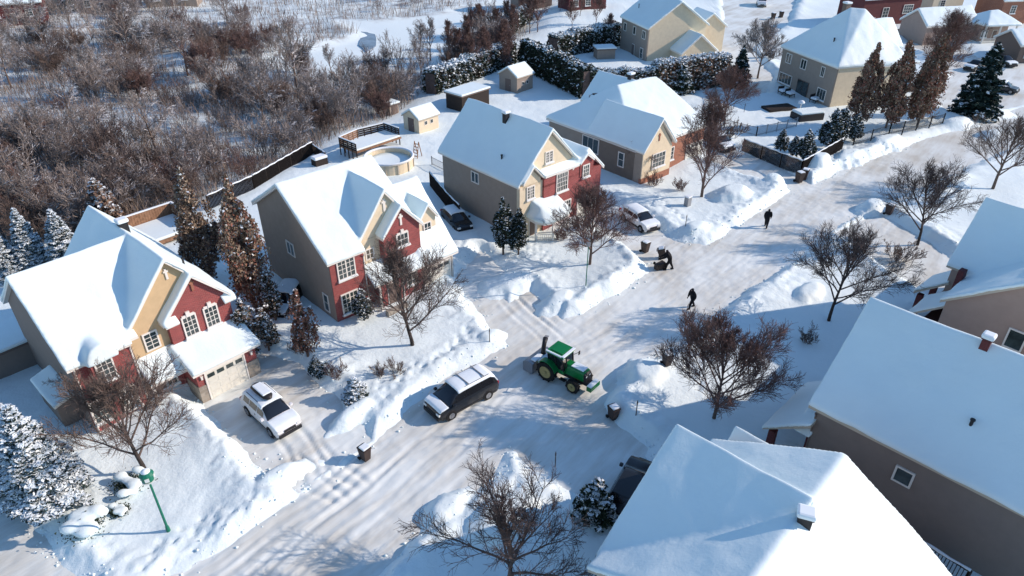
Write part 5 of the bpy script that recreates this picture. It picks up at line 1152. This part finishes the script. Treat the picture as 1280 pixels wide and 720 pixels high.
# --- tractor with rear snowblower; local +X is forward
def tractor(c,a):
    r=empty('tractor',c,a,'green tractor with yellow rims and rear snowblower turning in the street','tractor')
    def bx(nm,m,x0,y0,z0,x1,y1,z1,par=r,bev=.03): q=MB(); q.box(x0,y0,z0,x1,y1,z1); return q.build(nm,m,par,bevel=bev)
    q=MB(); q.prism([(.42,.95),(.42,1.62),(.28,1.78),(-.28,1.78),(-.42,1.62),(-.42,.95)],0,.35,2.05)
    hd=q.build('hood','greenpaint',r,bevel=.05)
    q=MB(); q.add([(2.05,.40,.85),(2.05,-.40,.85),(2.22,-.34,.9),(2.22,.34,.9),(2.05,.40,1.6),(2.05,-.40,1.6),(2.18,-.32,1.5),(2.18,.32,1.5)],[(0,1,2,3),(4,7,6,5),(0,3,7,4),(1,5,6,2),(2,6,7,3),(0,4,5,1)]); q.build('grille','black',r)
    for s in (-1,1): bx('headlight','lens',2.12,s*.22-.1,1.3,2.2,s*.22+.1,1.42)
    q=MB(); q.box(.9,-.34,1.785,1.95,.3,1.84); q.build('hood_snow','carsnow',hd,bevel=.02)
    bx('chassis','black',-.9,-.3,.55,1.9,.3,.98); bx('fuel_tank','black',.15,.45,.6,.9,.72,1.0); bx('step','black',.15,-.78,.45,.7,-.45,.52)
    q=MB(); q.tube([(.55,-.46,1.5),(.55,-.46,2.5)],[.05,.05],10); q.build('exhaust','black',r)
    # cab
    cab=MB(); 
    def loop(z,x0,x1,w): return [(x0,-w,z),(x1,-w,z),(x1,w,z),(x0,w,z)]
    A=loop(1.2,-.85,.45,.6); B=loop(2.35,-.95,.3,.68)
    cab.add(A+B,[(0,1,5,4),(1,2,6,5),(2,3,7,6),(3,0,4,7),(0,3,2,1)]); cab.build('cab_glass','carglass',r)
    for i in range(4):
        q=MB(); q.bar(A[i],B[i],.08,.08); q.build('cab_pillar','black',r)
    q=MB(); q.bar((-.2,-.64,1.2),(-.3,-.70,2.35),.06,.06); q.bar((-.2,.64,1.2),(-.3,.70,2.35),.06,.06); q.build('door_post','black',r)
    bx('cab_base','greenpaint',-.9,-.62,.9,.45,.62,1.22); 
    rf=bx('cab_roof','greenpaint',-1.1,-.78,2.35,.48,.78,2.56,bev=.08); bx('roof_hatch','greenpaint',-.8,-.5,2.56,.2,.5,2.62,rf,.02)
    q=MB(); q.box(.28,-.74,2.5,.5,.74,2.6); q.build('roof_snow','carsnow',rf,bevel=.02)
    q=MB(); q.box(-1.08,-.80,2.5,.3,-.68,2.6); q.build('roof_snow','carsnow',rf,bevel=.02)
    for s in (-1,1):
        for x in (-.95,.4): bx('work_light','lens',x-.06,s*.62-.09,2.28,x+.08,s*.62+.09,2.40)
        q=MB(); q.bar((.4,s*.7,2.0),(.6,s*1.15,2.05),.03,.03); m_=q.build('mirror_arm','black',r); bx('mirror','black',.56,s*1.12-.1,1.82,.62,s*1.12+.1,2.16,m_)
        # fenders
        q=MB(); pr=[(-.85+.86*math.cos(t),.88+.86*math.sin(t)) for t in [PI*(.08+.75*i/10) for i in range(11)]]
        V=[];F=[]
        for (x,z) in pr: V+=[(x,s*.58,z),(x,s*1.12,z),(x,s*1.12,z+.05),(x,s*.58,z+.05)]
        for i in range(10):
            for j in range(4): F.append((i*4+j,i*4+(j+1)%4,(i+1)*4+(j+1)%4,(i+1)*4+j))
        F+=[(0,1,2,3),(40,41,42,43)]
        q.add(V,F); q.build('fender','greenpaint',r)
        for (x,R_,w,nm,nn) in ((-.85,.82,.46,'rear_wheel',22),(1.45,.54,.34,'front_wheel',18)):
            q=MB(); q.lathe([(R_*.55,-w/2),(R_*.93,-w/2),(R_*.97,-w*.3),(R_*.97,w*.3),(R_*.93,w/2),(R_*.55,w/2)],32,0,'y')
            for k in range(nn):
                t=2*PI*k/nn; sg=1 if k%2 else -1; rm=Matrix.Rotation(t,4,'Y')
                vs=[rm@Vector(v) for v in ((R_*.96,-.01,-.04),(R_*.96,sg*w*.5,-.10),(R_*.96,sg*w*.5,0),(R_*.96,-.01,.05),(R_*1.03,-.01,-.04),(R_*1.03,sg*w*.5,-.10),(R_*1.03,sg*w*.5,0),(R_*1.03,-.01,.05))]
                q.add(vs,[(0,3,2,1),(4,5,6,7),(0,1,5,4),(1,2,6,5),(2,3,7,6),(3,0,4,7)])
            wo=q.build(nm,'rubber',r,loc=(x,s*(.86 if nm=='rear_wheel' else .82),R_))
            q=MB(); q.lathe([(R_*.2,s*(w*.5+.02)),(R_*.42,s*(w*.5+.02)),(R_*.58,s*(w*.5+.05)),(R_*.6,s*w*.45)],24,0,'y'); q.lathe([(R_*.16,s*(w*.5+.07)),(R_*.12,s*(w*.5+.1))],12,0,'y'); q.build('rim','yellow',wo)
    # front green weight / bumper
    bx('front_frame','black',1.9,-.3,.6,2.5,.3,.9); bx('front_weight','greenpaint',2.45,-.6,.5,2.85,.6,.85); bx('weight_snow','carsnow',2.45,-.55,.85,2.82,.55,.95)
    # rear blower
    bl=empty('snowblower',(0,0,0)); bl.parent=r
    q=MB(); pr=[(-2.75,.12),(-1.95,.12),(-1.95,1.0),(-2.3,1.1),(-2.75,.95)]
    q.prism([(x,z) for x,z in [(-2.15,.1),(-1.95,.1),(-1.95,1.0),(-2.35,1.12),(-2.75,1.0),(-2.7,.92),(-2.35,1.0),(-2.15,.9)]],1,-1.15,1.15); q.build('blower_housing','steel',bl) 
    for s in (-1,1):
        q=MB(); q.prism([(-2.85,.1),(-1.95,.1),(-1.95,1.0),(-2.35,1.12),(-2.85,.9)],1,s*1.15-.03,s*1.15+.03); q.build('side_plate','steel',bl)
    q=MB(); pts=[]
    for i in range(60):
        t=i/59; ang=t*PI*8; pts.append((-2.5+.26*math.cos(ang),-1.1+2.2*t,.48+.26*math.sin(ang)))
    q.tube(pts,[.045]*60,5); q.tube([(-2.5,-1.12,.48),(-2.5,1.12,.48)],[.06,.06],8); q.build('auger','black',bl)
    q=MB(); q.tube([(-2.1,.35,1.0),(-2.1,.35,1.6),(-2.15,.5,1.95),(-2.3,.85,2.15)],[.2,.17,.17,.2],10); q.build('chute','black',bl,smooth=True)
    q=MB(); q.bar((-2.3,.85,2.15),(-2.45,1.25,2.05),.3,.08); q.build('chute_flap','galv',bl)
    q=MB(); q.bar((-.9,.35,.8),(-2.0,.5,.6),.08,.08); q.bar((-.9,-.35,.8),(-2.0,-.5,.6),.08,.08); q.bar((-.9,0,1.3),(-2.0,0,1.0),.07,.07); q.build('linkage','black',bl)
    q=MB(); q.box(-2.35,-.9,1.08,-1.9,.1,1.2); q.build('snow','carsnow',bl,bevel=.04)
    q=MB(); q.box(-1.95,-.6,.9,-1.2,.5,1.12); q.build('snow','carsnow',bl,bevel=.06)
    return r
c,a=carat((678,460),(730,486)); tractor(c,a).scale=(.94,.94,.94)
# ---------------- people ----------------
M['cloth']=mat('black_winter_clothes',(.012,.012,.014),.85,0,.2,.3,6,.3,20,bdist=.01); M['cloth2']=mat('dark_trousers',(.02,.02,.026),.9); M['skin']=mat('skin',(.5,.3,.22),.6); M['hat']=mat('dark_wool_hat',(.03,.025,.03),.95); M['boot']=mat('dark_boots',(.015,.012,.012),.6)
def person(px,py,az,label,pose='walk',H_=1.76,seed=0):
    p=PG(px,py); r=empty('person',(p.x,p.y,p.z),R(az),label,'person'); k=H_/1.76
    J={}; stride=.26 if pose!='stand' else .12; lean=.10 if pose=='walk' else .28 if pose=='push' else .03
    J['pel']=(0,0,.95); J['ch']=(lean*.7,0,1.32); J['nk']=(lean,0,1.50); J['hd']=(lean+.03,0,1.62); J['tp']=(lean+.03,0,1.73)
    for s,n in ((1,'l'),(-1,'r')):
        f=stride*s*(1 if pose!='stand' else .3)
        J['hp'+n]=(0,.10*s,.90); J['kn'+n]=(f*.62+.05,.11*s,.50); J['an'+n]=(f if f>0 else f*1.15,.12*s,.10 if f>0 else .13); J['to'+n]=(J['an'+n][0]+.2,.14*s,.05)
        J['sh'+n]=(lean*.95,.20*s,1.42)
        if pose=='push': J['el'+n]=(lean+.18,.25*s,1.18); J['ha'+n]=(lean+.45,.2*s,1.02)
        else: J['el'+n]=(lean*.6-f*.35,.26*s,1.16); J['ha'+n]=(lean*.6-f*.5+.06,.25*s,.90)
    rad=dict(pel=.22,ch=.25,nk=.10,hd=.115,tp=.09,hp=.15,kn=.11,an=.075,to=.05,sh=.15,el=.105,ha=.06)
    def skin(nm,js,edges,root,m,par=r,sub=2):
        me=bpy.data.meshes.new(nm); me.from_pydata([tuple(c_*k for c_ in J[j]) for j in js],[(js.index(a_),js.index(b_)) for a_,b_ in edges],[])
        o=bpy.data.objects.new(nm,me); COL.objects.link(o); o.parent=par; o.modifiers.new('s','SKIN')
        for i,j in enumerate(js):
            q=rad.get(j,rad.get(j[:2],.05))*k; me.skin_vertices[0].data[i].radius=(q,q); me.skin_vertices[0].data[i].use_root=(j==root)
        m_=o.modifiers.new('u','SUBSURF'); m_.levels=sub; m_.render_levels=sub; me.materials.append(M[m]); o.modifiers['s'].use_smooth_shade=True
        return o
    js=['pel','ch','nk','hd','tp']+[a_+n for n in 'lr' for a_ in ('hp','kn','an','to','sh','el','ha')]
    ed=[('pel','ch'),('ch','nk'),('nk','hd'),('hd','tp')]
    for n in 'lr': ed+=[('pel','hp'+n),('hp'+n,'kn'+n),('kn'+n,'an'+n),('an'+n,'to'+n),('ch','sh'+n),('sh'+n,'el'+n),('el'+n,'ha'+n)]
    body=skin('body',js,ed,'pel','cloth')
    hx,hy,hz=[c_*k for c_ in J['hd']]
    q=MB(); bm=bmesh.new(); bmesh.ops.create_uvsphere(bm,u_segments=14,v_segments=10,radius=1); q.add([(hx+.03+v.co.x*.085,hy+v.co.y*.075,hz-.01+v.co.z*.105) for v in bm.verts],[tuple(v.index for v in f.verts) for f in bm.faces]); 
    q.add([(hx+.11,.012,hz+.02),(hx+.11,-.012,hz+.02),(hx+.14,0,hz-.02)],[(0,1,2)]); fc=q.build('face','skin',r,smooth=True)
    for s in (-1,1): q=MB(); q.box(hx+.105,s*.03-.01,hz+.02,hx+.117,s*.03+.01,hz+.035); q.build('eye','black',fc)
    q=MB(); q.box(hx+.10,-.022,hz-.06,hx+.112,.022,hz-.05); q.build('mouth','redlens',fc)
    q=MB(); q.add([(hx-.0+v.co.x*.118,hy+v.co.y*.108,hz+.03+v.co.z*.12) for v in bm.verts],[tuple(v.index for v in f.verts) for f in bm.faces if f.calc_center_median().z>-.15]); q.build('hat','hat',r,smooth=True); bm.free()
    for n,s in (('l',1),('r',-1)):
        hx_,hy_,hz_=[c_*k for c_ in J['ha'+n]]; q=MB(); q.tube([(hx_-.01,hy_,hz_+.02),(hx_+.03,hy_,hz_-.05),(hx_+.04,hy_,hz_-.09)],[.035,.042,.035],8)
        for fi in range(4): q.tube([(hx_+.015+fi*.018,hy_-.0,hz_-.08),(hx_+.03+fi*.018,hy_-.012*s,hz_-.12),(hx_+.03+fi*.016,hy_-.035*s,hz_-.145+.008*abs(fi-1.5))],[.013,.012,.009],6)
        q.tube([(hx_+.05,hy_,hz_-.03),(hx_+.085,hy_-.02*s,hz_-.06),(hx_+.09,hy_-.03*s,hz_-.09)],[.014,.012,.009],6); q.build('glove','black',r,smooth=True)
        bx_,by_,bz_=[c_*k for c_ in J['an'+n]]; q=MB(); q.box(bx_-.08,by_-.05,-.02 if bz_<.12 else .01,bx_+.22,by_+.055,.13); q.build('boot','boot',r,bevel=.03)
    return r
person(864,385,200,'person in black walking alone near the middle of the street','walk',1.9)
person(836,337,170,'person in dark coat in the street pulling a bin behind them','push',1.95)
person(957,284,60,'person in black farthest up the street beside the tall snowbank','walk',1.9)
p=PG(829,323); o=copy_tree(bin0); o.location=(p.x,p.y,p.z+.02); o.rotation_euler=(R(-18),0,R(80)); o.scale=(.95,)*3; tag(o,'black bin tilted next to the person in the dark coat','bin',GBN)
p=PG(818,338); o=copy_tree(bin0); o.location=(p.x,p.y,p.z+.30); o.rotation_euler=(R(92),0,R(120)); o.scale=(.95,)*3; tag(o,'black bin lying on its side at the snowbank left of the person','bin',GBN)
# ---------------- far houses at the top ----------------
h=House('house',*P(1108,35)[:2],17,'dark red brick house with big white window at the very top of the photo')
h.chev('u',-7,8,.0,4,8,6.,9,wall='darkbrick'); h.win(4.5,.33,3.4,2.2,1.6,4,3,sill=False); h.win(-1,.33,3.0,1.3,1.8,2,3,sill=False); h.garage(-4.5,.33,2.4,2.1); h.finish(.22,3)
h=House('house',*P(1150,28)[:2],17,'cream sided house at the top edge right of the dark red brick house')
h.chev('u',3,12,1,5.5,10,5.5,8.5,wall='cream'); h.win(6,1.33,3.2,1.1,1.4,2,3); h.win(9.5,1.33,1.2,1.1,1.4,2,3); h.door(7.8,1.33,0); h.finish(.22,3)
h=House('house',*P(1188,56)[:2],14,'reddish brown house with deep snow roof behind the brown leafless tree at the top right')
h.chev('u',-6,6,.5,4,8,3.6,6.2,wall='rose'); h.win(-2.5,.83,1.5,1.2,1.3,2,3); h.garage(2.5,.83,2.5,2.1); h.finish(.22,3)
h=House('house',*P(1225,58)[:2],10,'house with white railed porch under a hipped snow roof at the top right')
h.hip(0,0,7.5,7,3.9,((3,3.5),(4.5,3.5)),5.8); h.wall('rose').box(.8,2.2,-.5,6.8,6.6,3.7)
for x in (.5,3.6,7.0): h.box('column','trim',x-.12,.4,-.3,x+.12,.64,3.6)
mb=MB()
for zz in (.35,1.15): mb.box(.5,.46,zz,7,.56,zz+.1)
for i in range(30): mb.box(.6+i*.21,.48,.4,.6+i*.21+.06,.54,1.2)
mb.build('porch_railing','trim',h.r); h.door(4.2,2.2,.2); h.win(2,2.2,1.7,1.1,1.2,2,2); h.box('porch_floor','trim',.3,.3,-.4,7.2,2.2,.25); h.finish(.18,3)
h=House('house',*P(1268,80)[:2],6,'low dark brown garage building at the right edge of the photo')
h.chev('u',0,12,0,3.5,7,3.2,5.2,wall='browntrim'); h.garage(6,.33,4.6,2.2,m='darkwood'); h.win(2,.33,1.6,.9,1.1,2,2); h.finish(.2,3)
h=House('house',*P(1268,40)[:2],10,'tan brick house behind the low brown garage at the right edge')
h.chev('u',0,12,5,9,13,5.2,8,wall='orangebrick'); h.win(3,5.33,3.2,1.1,1.4,2,3); h.win(8,5.33,3.2,1.1,1.4,2,3); h.finish(.22,3)
h=House('house',*P(735,15)[:2],20,'small snow roofed house behind the bare trees left of the cream house')
h.chev('u',-5,5,0,3.5,7,4,6.5,wall='darkbrick'); h.win(0,.33,2,1.1,1.3,2,3); h.win(-3,.33,2,1.1,1.3,2,3); h.finish(.22,3)
h=House('house',*P(668,8)[:2],20,'brown house glimpsed at the top between the river stand and the hedge')
h.chev('u',-4,5,0,3.5,7,4,6.5,wall='browntrim'); h.win(0,.33,2,1.1,1.3,2,3); h.finish(.22,3)
for i,(x,y,rot,m,l) in enumerate([(60,14,20,'cream','cream house beyond the wetland at the top left corner'),(130,16,12,'rose','rose sided house beyond the wetland right of the cream one'),(20,30,25,'darkbrick','dark red house beyond the wetland at the top left edge'),(215,8,12,'stucco','low grey house beyond the wetland behind the red shrubs')]):
    h=House('house',*P(x,y)[:2],rot,l); h.chev('u',-6,6,0,4,8,4.2,7,wall=m); h.win(-3,.33,2,1.2,1.3,2,3); h.win(3,.33,2,1.2,1.3,2,3); h.door(0,.33,0); h.finish(.22,3)
# bird nest
p=PG(1036,401); r=MB()
rs=np.random.RandomState(4)
for i in range(160):
    a=rs.rand()*6.28; b_=Vector((math.cos(a)*.38,math.sin(a)*.38,rs.uniform(-.25,.2))); c_=b_+Vector(rs.normal(size=3)*.22); r.tube([b_,c_],[.02,.012],3,cap=False)
o=r.build('bird_nest','darktwig',loc=(p.x-.9,p.y+1.1,p.z+4.6)); tag(o,'dark round bird nest in the leafless tree on the shaded lawn','nest')

# loose snow chunks thrown up by the plough along the banks: countless, one object
rs=np.random.RandomState(12); n=4500
ix=rs.randint(0,nx-1,n*14); iy=rs.randint(0,ny-1,n*14); sd_=SDw[ix,iy]; w_=np.exp(-((sd_-.25)/.75)**2)
ok=(rs.rand(len(ix))<w_)&(xs[ix]>-36)&(xs[ix]<60)&(ys[iy]<110)&(ys[iy]>17); ix=ix[ok][:n]; iy=iy[ok][:n]
cx=xs[ix]+rs.uniform(-.1,.1,len(ix)); cy=ys[iy]+rs.uniform(-.1,.1,len(ix)); cz=np.maximum(Z[ix,iy],.03); rr=rs.gamma(2.0,.022,len(ix))+.02; rr=np.minimum(rr,.13)
base=np.array([(1,0,0),(0,1,0),(-1,0,0),(0,-1,0),(0,0,1),(0,0,-1)],float); tri=np.array([(0,1,4),(1,2,4),(2,3,4),(3,0,4),(1,0,5),(2,1,5),(3,2,5),(0,3,5)])
V=base[None]*rr[:,None,None]*rs.uniform(.6,1.3,(len(ix),6,1)); a=rs.rand(len(ix))*6.28; ca_,sa_=np.cos(a)[:,None],np.sin(a)[:,None]
V=np.stack([V[...,0]*ca_-V[...,1]*sa_+cx[:,None],V[...,0]*sa_+V[...,1]*ca_+cy[:,None],V[...,2]*.8+cz[:,None]],-1)
F=(tri[None]+6*np.arange(len(ix))[:,None,None]).reshape(-1,3)
o=mesh_np('snow_chunks',V.reshape(-1,3),F,['snow']); tag(o,'loose snow chunks scattered along the ploughed banks','snow chunks',kind='stuff')
